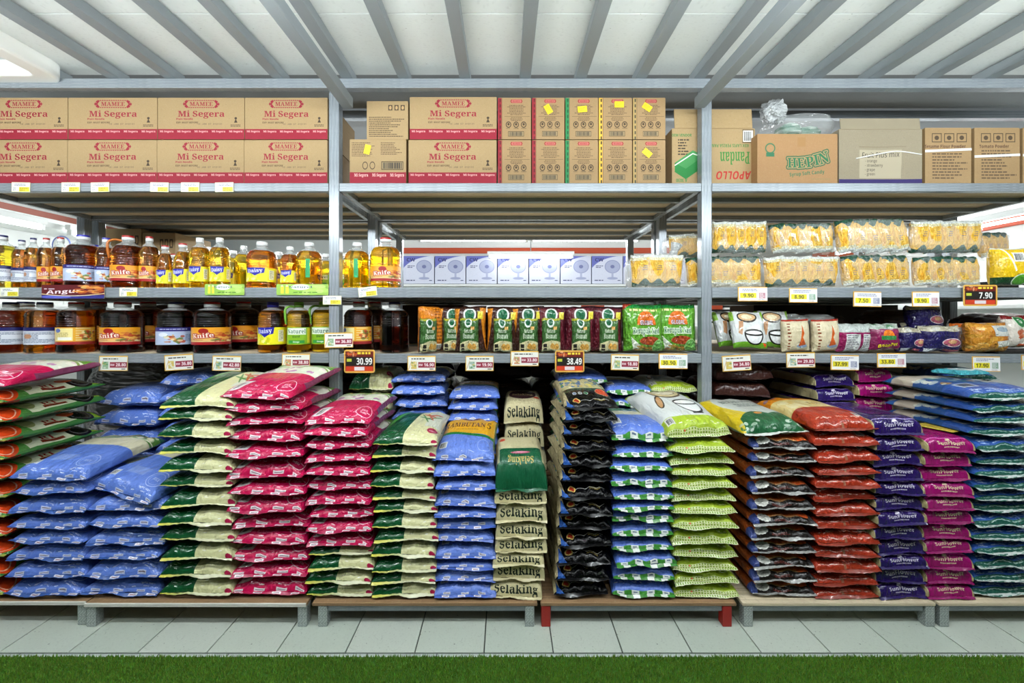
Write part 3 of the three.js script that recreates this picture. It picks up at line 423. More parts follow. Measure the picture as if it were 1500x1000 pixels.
row('bluecheck', 'stack behind the black sacks', 'green-seamed blue sack', 'blue sacks with green seams', [600, 583, 566], 853, { wpx: 76, seed: 1 });
row('bluecheck', 'rear green-seamed stack', 'green-seamed blue sack', 'blue sacks with green seams', [611, 595, 580], 921, { wpx: 72 });
row('lime', 'rear lime stack', 'lime green sack', 'lime green rice sacks', [610, 593, 578], 986, { wpx: 72 });
row('purple', 'rear purple stack', 'shiny dark purple sack', 'dark purple sacks', [605, 586, 568], 1223, { wpx: 60 });
row('magenta', 'rear violet pink stack', 'shiny violet pink sack', 'violet pink sacks', [596, 579, 561], 1284, { wpx: 54 });
row('maroon', 'shaded stack by the upright', 'dark maroon sack', 'dark maroon sacks', [600, 580, 560], 1090, { wpx: 84 });
row('bluewhite', 'rear cobalt stack', 'cobalt blue sack', 'cobalt blue sacks', [600, 580, 561], 1425, { wpx: 76 });

{ const t = thing('wrapped_bale', 'bale wrapped in black plastic behind the rear blue sacks', 'bale', [-2.28, 0.436, -0.515]); part('bale_body', blob0(0.56, 0.5, 0.1, 21, 0.1), phys({ color: 0x1a1b1c, roughness: 0.3, clearcoat: 0.5, bumpMap: wrinkle, bumpScale: 0.03 }), t, [0, 0.25, 0]); }
function blob0(...a) { return blob(...a); }

// ------------------------------------------------------------------ cartons on the top shelf
// canvas: front print in the first 93 % of the width, bare board in the rest
const CW = 640, CH = 320;
function cartonGeo(w, h, d, dent, seed) {
  const g = new THREE.BoxGeometry(w, h, d, 10, 8, 6), p = g.attributes.position, n = g.attributes.normal, uv = g.attributes.uv;
  for (let i = 0; i < p.count; i++) {
    if (n.getZ(i) > 0.5) uv.setXY(i, uv.getX(i) * 0.93, uv.getY(i)); else uv.setXY(i, 0.95 + 0.04 * uv.getX(i), uv.getY(i));
    const x = p.getX(i), y = p.getY(i), z = p.getZ(i), m = (1 - (2 * x / w) ** 6) * (1 - (2 * y / h) ** 6) * (1 - (2 * z / d) ** 6);
    const k = dent * (noise(x * 9 + seed, y * 9, z * 9) + 0.4);
    const fx = 1 - Math.abs(2 * x / w) ** 6, fy = 1 - Math.abs(2 * y / h) ** 6, fz = 1 - Math.abs(2 * z / d) ** 6;
    p.setXYZ(i, x + Math.sign(x) * k * fy * fz * (Math.abs(2 * x / w) > 0.99 ? 1 : 0) * 0.4, y + (Math.abs(2 * y / h) > 0.99 && y > 0 ? k * fx * fz : 0), z + (Math.abs(2 * z / d) > 0.99 ? -Math.abs(k) * fx * fy : 0));
  }
  g.computeVertexNormals(); return g;
}
const kraft = (c, w, h, css = '#a0875e') => { fillN(c, w, h, css, 0.05, 71, 4); for (let i = 0; i < h; i += 5) { c.fillStyle = `rgba(90,60,30,${0.03 + 0.03 * hash(i, 3, 1)})`; c.fillRect(0, i, w, 2); } };
const board = (draw, css, w = CW, h = CH) => std({ map: tex(w, h, (c) => { kraft(c, w, h, css); draw(c, w * 0.93, h); }), roughness: 0.72 });
const RED = '#8c1028';
function brandOval(c, x, y, s, css, fill) {
  c.save(); c.translate(x, y); c.scale(s, s); c.lineJoin = 'round';
  const o = (k) => { c.beginPath(); c.moveTo(-140 * k, 0); c.lineTo(-118 * k, -34 * k); c.lineTo(118 * k, -34 * k); c.lineTo(140 * k, 0); c.lineTo(118 * k, 34 * k); c.lineTo(-118 * k, 34 * k); c.closePath(); };
  o(1); c.fillStyle = css; c.fill(); o(0.84); c.fillStyle = fill; c.fill(); c.lineWidth = 4; c.strokeStyle = css; c.stroke();
  for (let i = 0; i < 15; i++) for (const t of [-1, 1]) ell(c, -118 + i * 16.8, t * 31.5, 4.6, 2.6, fill); for (const t of [-1, 1]) for (const q of [-1, 1]) ell(c, t * 126, q * 12, 3, 6, fill);
  text(c, 'MAMEE', 0, 1, 46, css, { font: 'serif', sx: 0.98 }); c.restore();
}
const noodleFront = board((c, w, h) => {
  brandOval(c, w * 0.5, 46, 0.9, RED, '#a0875e'); text(c, 'Mi Segera', w * 0.5, 122, 62, RED, { font: 'serif', sx: 1.05 }); text(c, 'Plain Noodle', w * 0.21, 162, 19, RED, { align: 'left' }); text(c, 'EXP: MUST BEFORE', w * 0.21, 190, 17, '#4a3620', { align: 'left' }); text(c, '16 JAN 07 010131', w * 0.6, 200, 18, '#6a5a40', { font: 'monospace' });
  rect(c, 0, 240, w, 80, RED); for (let i = 0; i < 5; i++) text(c, 'Mi Segera', w * (0.1 + i * 0.2), 258, 19, '#e0b9b0', { font: 'serif' }); greek(c, w * 0.84, 205, 70, 2, 10, '#3a2c1c', 4); poly(c, [[w * 0.88, 190], [w * 0.9, 160], [w * 0.92, 190]], '#3a2c1c'); ell(c, w * 0.9, 156, 9, 9, '#3a2c1c');
});
const noodleBack = board((c, w, h) => {
  greek(c, 20, 20, 250, 9, 12, '#5a452c', 6); greek(c, w * 0.55, 20, 240, 8, 12, '#5a452c', 8); for (let i = 0; i < 2; i++) ell(c, w * (0.27 + 0.13 * i), 190, 26, 26, null, '#3a2c1c', 6); rect(c, w * 0.57 - 6, 160, 232, 62, '#3f301e'); barcode(c, w * 0.57, 165, 220, 52, 5, '#8d7a58'); rect(c, 0, 240, w, 80, RED); for (let i = 0; i < 3; i++) text(c, 'Mi Segera', w * (0.2 + i * 0.32), 260, 30, '#e0b9b0', { font: 'serif' });
});
const plainSide = board((c, w, h) => { for (let i = 0; i < 3; i++) { rect(c, w * (0.52 + 0.15 * i), 30, 60, 46, '#4a3a26'); ell(c, w * (0.52 + 0.15 * i) + 30, 53, 18, 16, '#b09062'); } greek(c, 30, 130, 520, 11, 16, '#4c3c26', 8); });
const endFace = (edge, dash) => board((c, w, h) => {
  rect(c, 0, 0, w * 0.11, h, edge); for (let y = 8; y < h; y += 52) rect(c, w * 0.05, y, w * 0.04, 30, dash); rect(c, w * 0.11, 0, 8, h, '#7d6240');
  brandOval(c, w * 0.56, 30, 0.5, '#8f2a22', '#b7655c'); greek(c, w * 0.24, 66, w * 0.64, 7, 15, '#5a452c', 12, true); rect(c, w * 0.2, 176, w * 0.76, 3, '#5a452c'); greek(c, w * 0.36, 184, w * 0.4, 3, 14, '#5a452c', 13, true); for (let i = 0; i < 3; i++) { ell(c, w * (0.32 + 0.23 * i), 256, 26, 26, null, '#3f301e', 9); ell(c, w * (0.32 + 0.23 * i), 252, 12, 12, '#3f301e'); greek(c, w * (0.25 + 0.23 * i), 290, 64, 1, 12, '#4a3a26', i); }
  rect(c, w * 0.31, 320, w * 0.48, 50, '#3f301e'); barcode(c, w * 0.32, 324, w * 0.46, 42, 9, '#8d7a58');
}, null ?? '#9a7e56', 400, 400);
const ends = { red: endFace('#8c1a26', '#5c1018'), green: endFace('#1c7a44', '#0d4a28'), yellow: endFace('#d8a838', '#2c2a20'), tan: endFace('#a58a54', '#3a3a2c') };
function carton(label, px0, px1, py0, py1, mat, group, o = {}) {
  const zf = o.zf ?? -0.006, d = o.d ?? 0.36, w = X(px1, zf) - X(px0, zf) - 0.002, h = Y(py0, zf) - o.y - 0.001, t = thing('carton', label, 'carton', [X((px0 + px1) / 2, zf), o.y ?? Y(py1, zf), zf - d / 2], group, o.ry ?? 0.003 * (2 * R() - 1));
  part('carton_body', cartonGeo(w, h - 0.004, d, o.dent ?? 0.003, px0), mat, t, [0, (h - 0.004) / 2, 0]);
  for (const s of [-1, 1]) part('top_flap', box(w - 0.004, 0.003, d / 2 - 0.003, 0.001), cardboard, t, [0, h - 0.003, s * d / 4]);
  part('packing_tape', box(w * 0.98, 0.0006, 0.05, 0.0002), tapeMat, t, [0, h - 0.0012, 0]);
  if (o.sticker) { const [sx, sy, a] = o.sticker; part('price_sticker', box(0.046, 0.03, 0.0008, 0.0003), stickerMat, t, [X(sx, zf) - t.position.x, Y(sy, zf) - t.position.y, d / 2 + 0.0012], [0, 0, a]); }
  return t;
}
const cardboard = board(() => {}, undefined, 256, 128), cardboardPale = board(() => {}, '#a38a60', 256, 128), tapeMat = phys({ color: 0xb8a070, roughness: 0.25, clearcoat: 0.5 }), stickerMat = std({ map: tex(128, 96, (c, w, h) => { rect(c, 0, 0, w, h, '#e3c21c'); greek(c, 14, 24, 100, 3, 18, 'rgba(120,90,10,.35)', 3); }), roughness: 0.5 });
const TS = 1.8685, gM = 'noodle cartons with red script';
const row1 = (a, b, n) => [a, b, n];
const rowH = Y(204, -0.006) - TS;
[[-32, 99, 'first'], [99, 230, 'second'], [230, 357.5, 'third'], [357.5, 480, 'fourth']].forEach(([a, b, n], i) => {
  carton(`kraft noodle carton with red oval, ${n} along the lower row, reaching the upright`, a, b, 204, 266, noodleFront, gM, { y: TS });
  carton(`kraft noodle carton with red oval, ${n} along the upper row, under the beams`, i ? a + 1 : a + 2, i < 3 ? b + 0.5 : b, 142, 204, noodleFront, gM, { y: TS + rowH });
});
carton('carton with red band and barcode, yellow sticker, standing on the shelf', 512, 595, 203, 266, noodleBack, 'noodle cartons', { y: TS, sticker: [538, 219, 1.35] });
carton('plain brown carton without red print, on the red banded carton', 537, 598, 147, 203, plainSide, 'noodle cartons', { y: TS + rowH });
carton('kraft carton with red script beside the end-on cartons, lower one', 598, 727.5, 204, 266, noodleFront, gM, { y: TS });
carton('kraft carton with red script beside the end-on cartons, upper one', 600, 728, 141, 204, noodleFront, gM, { y: TS + rowH });
[[729, 778, 'red', 0, 'red-edged end-on carton next to the red script cartons'], [779, 827, 'red', [803, 160, -1.05], 'red-edged end-on carton beside the green-edged one'], [828, 876.5, 'green', [853, 160, 0.1], 'green-edged end-on carton'], [877, 926, 'yellow', [907, 153, 0], 'yellow-edged end-on carton'], [927, 975, 'tan', [948, 157, -0.6], 'tan-edged end-on carton at the row end']].forEach(([a, b, k, st, lab], i) => {
  carton(lab + ', in the lower row', a, b, 204, 266, ends[k], 'end-on cartons', { y: TS, sticker: i === 4 ? [948, 224, -0.7] : null });
  carton(lab + (st ? ', upper row, yellow sticker' : ', in the upper row'), a, b, 142, 204, ends[k], 'end-on cartons', { y: TS + rowH, sticker: st || null });
});
const upFlap = (t, w, d, h, hh, mat) => part('raised_flap', box(w, hh, 0.004, 0.001), mat, t, [0, h + hh / 2 - 0.004, d / 2 - 0.004], [-0.08, 0, 0]);
{
  const m = board((c, w, h) => {
    text(c, 'OEM VENDOR', 70, 36, 22, '#2f7a3a'); text(c, 'KEK LAPIS PERISA PANDAN', w * 0.66, 92, 25, '#3f7a3a', { rot: Math.PI }); greek(c, 44, 58, 100, 6, 16, '#3a3020', 6); c.fillStyle = '#1c7a36'; poly(c, [[20, 190], [150, 120], [230, 150], [230, 210], [100, 280], [20, 240]], '#1f7a36'); poly(c, [[20, 190], [150, 120], [230, 150], [100, 222]], '#3f8a4a'); c.strokeStyle = '#dfe8d8'; c.lineWidth = 6; c.beginPath(); c.moveTo(20, 204); c.lineTo(150, 138); c.lineTo(230, 160); c.stroke(); text(c, 'A 3030', 70, 286, 26, '#2f7a3a', { rot: Math.PI });
    text(c, 'Pandan', w * 0.76, 160, 78, '#2a7a2c', { rot: Math.PI, font: 'serif', sx: 0.72, sy: 1.2 }); text(c, 'APOLLO', w * 0.74, 258, 62, '#b0241c', { rot: Math.PI, sx: 1.05, skew: -0.2 }); barcode(c, w * 0.86, 10, 70, 62, 7); c.lineWidth = 4; c.strokeStyle = '#4a3a22'; c.strokeRect(w * 0.855, 6, 78, 70);
  }, '#a38a60');
  const t = carton('carton with green cake print and upside down red lettering behind the upright', 984, 1106, 187, 266, m, 'mixed cartons', { y: TS, d: 0.34, zf: -0.056 });
  upFlap(t, X(1102, -0.056) - X(988, -0.056), 0.34, Y(187, -0.056) - TS, 0.1, cardboardPale);
}
carton('orange tan candy carton with green arched lettering', 1109, 1227, 195, 267, board((c, w, h) => {
  for (const o of [{ stroke: '#1f5a3c', lw: 26 }, { stroke: '#a0875e', lw: 13 }, {}]) [...'HEPIN'].forEach((ch, i) => text(c, ch, 262 + [0, 66, 130, 178, 232][i], 186 - [0, 0, 6, 18, 32][i], 88 + 3 * i, '#1f6a44', { font: 'serif', rot: -0.02 - 0.07 * i, ...o }));
  text(c, 'Syrup Soft Candy', 370, 254, 32, '#2f6a48', { rot: -0.08, bold: true }); greek(c, 400, 290, 160, 1, 12, '#8a7a50', 3); ell(c, 96, 92, 34, 30, null, '#2f6a48', 8); rect(c, 66, 120, 62, 26, '#2f6a48'); rect(c, 300, 20, 60, 60, '#9a7446');
}, '#9f7a50'), 'mixed cartons', { y: TS });
{
  const m = board((c, w, h) => {
    rect(c, 150, 120, 300, 170, '#a69c84'); text(c, 'Fruit Plus mix', 300, 150, 44, '#26221c', { bold: false, font: 'sans-serif', rot: -0.02, skew: -0.1 }); ['- orange', '- strawberry', '- grape', '- green'].forEach((s, i) => text(c, s, 190, 186 + i * 26, 24, '#2a261f', { bold: false, align: 'left' })); rect(c, 0, 296, w, 24, '#2a1c5c'); rect(c, 470, 90, 4, 190, '#8f846c'); c.strokeStyle = 'rgba(120,108,84,.5)'; c.lineWidth = 4; c.strokeRect(150, 100, 330, 4);
  }, '#8d836c');
  const t = carton('greyish crushed carton with handwritten note and dark blue base stripe', 1229, 1351, 188, 266, m, 'mixed cartons', { y: TS, dent: 0.012 });
  upFlap(t, X(1349, 0) - X(1232, 0), 0.36, Y(188, -0.006) - TS, 0.055, cardboardGrey());
  part('clear_tape', new THREE.TubeGeometry(new THREE.CatmullRomCurve3([[-0.12, 0.13, 0], [-0.02, 0.15, 0.001], [0.08, 0.165, 0], [0.2, 0.15, 0]].map((p) => new THREE.Vector3(p[0], p[1] - 0.01, 0.1805))), 20, 0.003, 5), phys({ color: 0xe8e8e4, roughness: 0.15, clearcoat: 1 }), t);
}
function cardboardGrey() { return std({ color: 0x8d836c, roughness: 0.7 }); }
const powder = (title) => board((c, w, h) => { for (let i = 0; i < 3; i++) { c.lineWidth = 6; c.strokeStyle = '#4a3a26'; c.strokeRect(60 + 100 * i, 40, 74, 60); ell(c, 97 + 100 * i, 70, 18, 16, '#4a3a26'); } text(c, title, w * 0.44, 132, 32, '#4a2c1c', { align: 'center' }); greek(c, 60, 160, w * 0.78, 10, 22, '#5a4630', title.length); }, '#9a7e56', 400, 400);
const strapGeo = (w) => box(w, 0.012, 0.001, 0.0004), strapM = phys({ color: 0xdcdcd8, roughness: 0.25, clearcoat: 0.6 });
[[1355, 1423, 'Sesame Flour Powder', 'tan powder carton with white strap beside the crushed carton', 220], [1427, 1494, 'Tomato Powder', 'tan powder carton with red-brown title and white strap', 228], [1498, 1566, 'Tomato Powder', 'tan powder carton with white strap cut off at the picture edge', 226]].forEach(([a, b, ti, lab, sy]) => {
  const t = carton(lab, a, b, 186, 267, powder(ti), 'powder cartons', { y: TS, d: 0.3 });
  part('white_strap', strapGeo(X(b, -0.006) - X(a, -0.006)), strapM, t, [0, Y(sy, -0.006) - TS, 0.1505 + 0.0006], [0, 0, 0.04]);
});
// knotted plastic bag on the candy carton, packets on the crushed carton
function blob(w, h, d, seed, rough = 0.15, nu = 28, nv = 20, sq = 0.6) {
  const g = new THREE.SphereGeometry(1, nu, nv), p = g.attributes.position;
  for (let i = 0; i < p.count; i++) {
    let x = p.getX(i), y = p.getY(i), z = p.getZ(i); const s = (v) => Math.sign(v) * Math.pow(Math.abs(v), sq);
    const n = 1 + rough * (noise(x * 3 + seed, y * 3, z * 3) * 0.7 + (0.5 - Math.abs(noise(x * 6 + seed, y * 6, z * 6 + 4))) * 0.7);
    p.setXYZ(i, s(x) * w / 2 * n, Math.max(-h / 2, s(y) * h / 2 * n), s(z) * d / 2 * n);
  }
  g.computeVertexNormals(); return g;
}
const clearFilm = phys({ color: 0xe6eceb, roughness: 0.12, transparent: true, opacity: 0.2, clearcoat: 1, clearcoatRoughness: 0.1, side: THREE.DoubleSide, bumpMap: wrinkle, bumpScale: 0.02 });
const milkFilm = phys({ color: 0xdfe4e4, roughness: 0.3, transparent: true, opacity: 0.82, clearcoat: 0.6, bumpMap: wrinkle, bumpScale: 0.03 });
const packGreen = std({ map: tex(128, 128, (c, w, h) => { fillN(c, w, h, '#6f8f7c', 0.1, 9); blotch(c, 0, 0, w, h, ['#2f6a50', '#b9c6ba', '#8fa897', '#d8dcd2'], 50, 5, 12); }), roughness: 0.5 });
{
  const z = -0.16, t = thing('plastic_bag', 'clear knotted plastic bag of green packets lying on the candy carton', 'plastic bag', [X(1150, z), Y(195, -0.04) + 0.001, z]);
  part('bag_film', blob(0.3, 0.12, 0.22, 3, 0.22), clearFilm, t, [0.05, 0.06, 0]); part('bag_knot', blob(0.11, 0.12, 0.1, 8, 0.4, 28, 20, 1), milkFilm, t, [-0.075, 0.15, 0.02]);
  part('packet', blob(0.12, 0.05, 0.1, 5, 0.2), packGreen, t, [0.1, 0.045, 0.0]); part('packet', blob(0.1, 0.06, 0.1, 6, 0.2), packGreen, t, [0, 0.05, 0.02]);
  const q = thing('packet', 'flattened clear packets peeking over the crushed carton', 'packet', [X(1290, -0.3), Y(188, -0.03) + 0.002, -0.27]);
  part('packet_body', blob(0.34, 0.07, 0.14, 12, 0.2), packGreen, q, [0, 0.035, 0]); part('packet_film', blob(0.36, 0.08, 0.15, 14, 0.2), clearFilm, q, [0, 0.041, 0]);
}

// ------------------------------------------------------------------ bottles of cooking oil
const oilMat = (hex, dist) => phys({ color: 0xffffff, transmission: 1, thickness: 0.1, ior: 1.36, roughness: 0.04, attenuationColor: new THREE.Color(hex), attenuationDistance: dist, clearcoat: 0.4, clearcoatRoughness: 0.08 });
const OIL = { yellow: oilMat('#f7c60c', 0.1), amber: oilMat('#e6a01c', 0.09), brown: oilMat('#c98a30', 0.07), dark: oilMat('#b07020', 0.045), pale: oilMat('#f0d830', 0.12) };
const clearPlastic = phys({ color: 0xf2f6f5, transmission: 0.75, roughness: 0.12, thickness: 0, ior: 1.3 });
const CAP = { red: std({ color: 0xa81e1a, roughness: 0.35 }), blue: std({ color: 0x2b2a9a, roughness: 0.35 }), navy: std({ color: 0x20205a, roughness: 0.4 }), white: std({ color: 0xe2e4e2, roughness: 0.35 }), green: std({ color: 0x6fa83a, roughness: 0.35 }) };
const CAPB = std({ color: 0xdfe2e2, roughness: 0.35 });
const LW = 384, LH = 192;
const label = (draw) => phys({ map: tex(LW, LH, draw), roughness: 0.35, clearcoat: 0.25 });
const food = (c, x, y, w, h, seed) => blotch(c, x, y, w, h, ['#8a2c14', '#c8641e', '#d8a060', '#5a7a30', '#e8d8b0', '#b83c1c'], 34, seed, 18);
const LAB = {
  knife: label((c, w, h) => { const g = c.createLinearGradient(0, 0, 0, h); g.addColorStop(0, '#e89a14'); g.addColorStop(0.5, '#dfa03a'); g.addColorStop(1, '#d9c7a8'); c.fillStyle = g; c.fillRect(0, 0, w, h); food(c, 220, 60, 150, 110, 5); ell(c, 150, 40, 40, 30, '#9c1c18'); text(c, 'Knife', 140, 92, 66, '#f2e6d8', { font: 'serif', stroke: '#a3201a', lw: 16, rot: -0.08 }); rect(c, 0, 160, w, 32, '#9c1c20'); greek(c, 20, 136, 150, 1, 12, '#7a2a18', 3); }),
  blue: label((c, w, h) => { fillN(c, w, h, '#b5c2dc', 0.05, 4); rect(c, 0, 0, w, 44, '#241f6c'); greek(c, 60, 16, 250, 1, 18, '#c8cce8', 5); food(c, 110, 90, 140, 80, 7); ell(c, 90, 80, 40, 22, '#e0e4ee'); greek(c, 260, 80, 100, 5, 16, '#5a6a98', 8); }),
  white: label((c, w, h) => { fillN(c, w, h, '#c6ccd6', 0.05, 5); rect(c, 0, 0, w, 40, '#1c1d5c'); greek(c, 20, 60, 340, 8, 15, '#56607c', 9); rect(c, 150, 80, 140, 50, '#d8dce4'); ell(c, 60, 100, 40, 26, '#b08060'); }),
  daisy: label((c, w, h) => { fillN(c, w, h, '#e6dc1c', 0.04, 6); blotch(c, 0, 90, 190, 90, ['#f4ec50', '#c8c81a', '#a8b81c', '#f8f4a0'], 30, 4, 22); poly(c, [[30, 0], [240, 0], [230, 70], [180, 84], [140, 112], [100, 80], [40, 70]], '#1f1f9a'); text(c, 'Daisy', 134, 42, 66, '#dfe2f4', { font: 'serif', rot: -0.1, sx: 0.9 }); rect(c, 280, 30, 60, 130, '#e8e6c0'); greek(c, 286, 40, 48, 8, 14, '#7a7a40', 5); }),
  naturel: label((c, w, h) => { fillN(c, w, h, '#7fae1e', 0.05, 7); rect(c, 20, 8, 250, 74, '#e2ecdc'); text(c, 'Naturel', 146, 46, 66, '#1f5a3c', { font: 'serif', sx: 0.95 }); text(c, 'Blend', 146, 104, 34, '#2c5a14', { rot: -0.05 }); rect(c, 40, 146, 210, 34, '#2c8a3a'); text(c, 'Omega', 146, 163, 24, '#e2ecdc'); rect(c, 290, 10, 84, 170, '#d4c430'); }),
  strip: label((c, w, h) => { fillN(c, w, h, '#1c9a5c', 0.05, 8); greek(c, 60, 20, 260, 9, 17, '#16744a', 5); }),
  nutri: label((c, w, h) => { fillN(c, w, h, '#e0a42a', 0.05, 9); rect(c, 20, 10, 170, 140, '#e9dc9a'); ell(c, 60, 36, 30, 22, '#5a6aa8'); greek(c, 34, 60, 140, 5, 16, '#a08a4a', 5); rect(c, 60, 110, 120, 30, '#e8e8e4'); rect(c, 0, 160, w, 32, '#9c2a2a'); for (let i = 0; i < 6; i++) rect(c, 210, 10 + i * 26, 120, 6, '#e8dcb0'); food(c, 250, 40, 120, 90, 8); }),
};
const botG = {};
function bottleGeos(kind) {
  return botG[kind] ??= (() => {
    const L = (pts, seg = 36) => new THREE.LatheGeometry(pts.map(([r, y]) => new THREE.Vector2(r, y)), seg);
    const out = {};
    // unit size: radius 1 at the widest, height 1 at the top of the cap (scaled when placed)
    if (kind === 'tall') {
      const b = [[0, 0], [0.86, 0], [0.96, 0.012], [1, 0.03], [1, 0.09], [0.97, 0.105], [0.985, 0.12], [0.985, 0.16]];
      b.push([0.985, 0.18], [0.985, 0.42], [1, 0.44]); for (let k = 0; k < 4; k++) b.push([1, 0.455 + k * 0.045], [0.95, 0.475 + k * 0.045], [1, 0.492 + k * 0.045]);
      b.push([1, 0.66], [0.93, 0.72], [0.8, 0.775], [0.7, 0.8], [0, 0.8]); out.body = L(b);
      out.neck = L([[0.705, 0.8], [0.58, 0.83], [0.45, 0.85], [0.36, 0.87], [0.34, 0.9], [0.37, 0.905], [0.37, 0.915], [0.3, 0.917]]);
      out.label = [0.13, 0.42]; out.cap = [0.36, 0.905, 1];
    } else if (kind === 'jug') {
      const b = [[0, 0], [0.88, 0], [0.97, 0.015], [1, 0.04], [1, 0.13], [0.97, 0.15], [1, 0.165]]; b.push([0.985, 0.19], [0.985, 0.5], [1, 0.52]); for (let k = 0; k < 4; k++) b.push([1, 0.535 + k * 0.042], [0.955, 0.555 + k * 0.042], [1, 0.572 + k * 0.042]);
      b.push([0.99, 0.72], [0.9, 0.78], [0.78, 0.82], [0.7, 0.835], [0, 0.835]); out.body = L(b);
      out.neck = L([[0.705, 0.835], [0.55, 0.86], [0.42, 0.875], [0.34, 0.885], [0.34, 0.91]]); out.label = [0.165, 0.5]; out.cap = [0.4, 0.895, 1];
    } else {                                                        // small waisted bottle
      const b = [[0, 0], [0.85, 0], [0.97, 0.02], [1, 0.05], [1, 0.09], [0.98, 0.11], [0.98, 0.42], [1, 0.44], [1, 0.47], [0.93, 0.52], [0.96, 0.57], [0.86, 0.66], [0.72, 0.74], [0.6, 0.79], [0.54, 0.81], [0, 0.81]]; out.body = L(b, 28);
      out.neck = L([[0.545, 0.81], [0.46, 0.84], [0.4, 0.86], [0.38, 0.91]], 28); out.label = [0.11, 0.42]; out.cap = [0.43, 0.9, 1];
    }
    const [r, y0, y1] = out.cap, h = y1 - y0;
    out.capB = L([[0, y0], [r, y0], [r, y0 + h * 0.62], [0, y0 + h * 0.62]], 24); out.capT = L([[0, y0 + h * 0.6], [r * 0.98, y0 + h * 0.6], [r, y0 + h * 0.66], [r * 0.97, y0 + h * 0.96], [r * 0.9, y1], [0, y1]], 24);
    const n = 24, [l0, l1] = out.label, a = 1.25, g = new THREE.CylinderGeometry(1.004, 1.004, l1 - l0, n, 1, true, -a, 2 * a); g.translate(0, (l0 + l1) / 2, 0); out.lab = g;
    const g2 = new THREE.CylinderGeometry(1.004, 1.004, 0.4, 6, 1, true, -0.16, 0.32); g2.translate(0, 0.42, 0); out.thin = g2;
    return out;
  })();
}
function bottle(kind, lab, cap, oil, px, wpx, pyTop, pyBot, z, desc, group, o = {}) {
  const s = (CZ - z) / F, g = bottleGeos(kind), t = thing('oil_bottle', desc, 'bottle', [X(px, z), o.y, z], group, (o.turn ?? 0.22 * (2 * R() - 1)) + Math.atan2(-X(px, z), CZ - z) * 0.75), r = wpx * s / 2, h = o.h ?? (pyBot - pyTop) * s, S = (m) => { m.scale.set(r, h, r); return m; };
  S(part('bottle_body', g.body, OIL[oil], t)); S(part('bottle_neck', g.neck, clearPlastic, t)); S(part('cap_ring', g.capB, o.capBase ? CAP[o.capBase] : CAPB, t)); S(part('cap', g.capT, CAP[cap], t));
  if (lab) { const m = S(part('label', lab === 'strip' ? g.thin : g.lab, LAB[lab], t)); }
  if (o.handle) { const c = new THREE.TubeGeometry(new THREE.CatmullRomCurve3([[-0.3, 0.9, 0], [-0.75, 0.91, 0.05], [-1.05, 0.86, 0.1], [-1.08, 0.72, 0.1], [-1.0, 0.56, 0.05]].map(([a, b, d]) => new THREE.Vector3(a * r, b * h, d * r))), 16, 0.006, 7); part('handle', c, o.handle, t); }
  return t;
}
const B3 = 1.3575, B2 = 1.0335, zF = -0.085, zR = -0.23, zRR = -0.38, orangeHandle = std({ color: 0xb8661c, roughness: 0.35 });
const gO = 'oil bottles on the upper bottle shelf', gO2 = 'large oil bottles on the lower bottle shelf';
[
  ['tall', 'white', 'navy', 'pale', 3, 34, 343, 'pale oil bottle cut off at the picture edge'],
  ['tall', 'white', 'navy', 'amber', 32, 21, 350, 'slim amber oil bottle with navy cap before the grey label row'],
  ['tall', 'white', 'navy', 'amber', 49, 19, 347, 'amber bottle with navy cap touching the first orange label'],
  ['tall', 'knife', 'red', 'brown', 68, 20, 347, 'brown oil bottle with orange label and red cap, first of the orange pair'],
  ['tall', 'knife', 'red', 'brown', 89, 21, 346, 'brown oil bottle with orange label and red cap, second of the orange pair'],
  ['tall', 'blue', 'blue', 'brown', 122, 42, 343, 'wide brown oil bottle with pale blue label above the maroon banner'],
  ['tall', 'blue', 'blue', 'brown', 156, 26, 347, 'brown oil bottle with pale blue label half hidden by the handled one'],
  ['tall', 'knife', 'red', 'brown', 188, 40, 344, 'brown handled oil bottle with orange label above a small price tag'],
  ['tall', 'knife', 'red', 'brown', 219, 24, 345, 'brown handled oil bottle beside the small yellow labelled ones'],
  ['small', 'daisy', 'red', 'amber', 242, 21, 358, 'small yellow labelled oil bottle with red cap beside the brown handled bottle'],
  ['small', 'daisy', 'red', 'yellow', 268, 24, 355, 'small yellow labelled oil bottle with red cap beside the taller white capped one'],
  ['tall', 'daisy', 'white', 'yellow', 293, 27, 347, 'yellow labelled oil bottle with white cap, first of the tall pair'],
  ['tall', 'daisy', 'white', 'yellow', 322, 27, 347, 'yellow labelled oil bottle with white cap, second of the tall pair'],
  ['tall', 'daisy', 'white', 'amber', 384, 40, 353, 'wide yellow labelled oil bottle behind the oval price sign'],
  ['tall', 'daisy', 'white', 'amber', 425, 26, 360, 'yellow labelled oil bottle beside the green stripe one'],
  ['tall', 'strip', 'white', 'yellow', 453, 36, 354, 'unlabelled yellow oil bottle with green stripe near the upright'],
  ['tall', 'strip', 'white', 'yellow', 523, 36, 354, 'yellow oil bottle with green stripe beyond the upright'],
  ['tall', 'knife', 'red', 'yellow', 565, 44, 347, 'last yellow oil bottle with orange label and red cap beside the fan cartons'],
].forEach(([k, l, c, oil, px, w, top, d]) => bottle(k, l, c, oil, px, w, top, 421, zF, d, gO, { y: B3, handle: (px === 188 || px === 221) ? orangeHandle : null, turn: l === 'strip' ? 0 : undefined }));
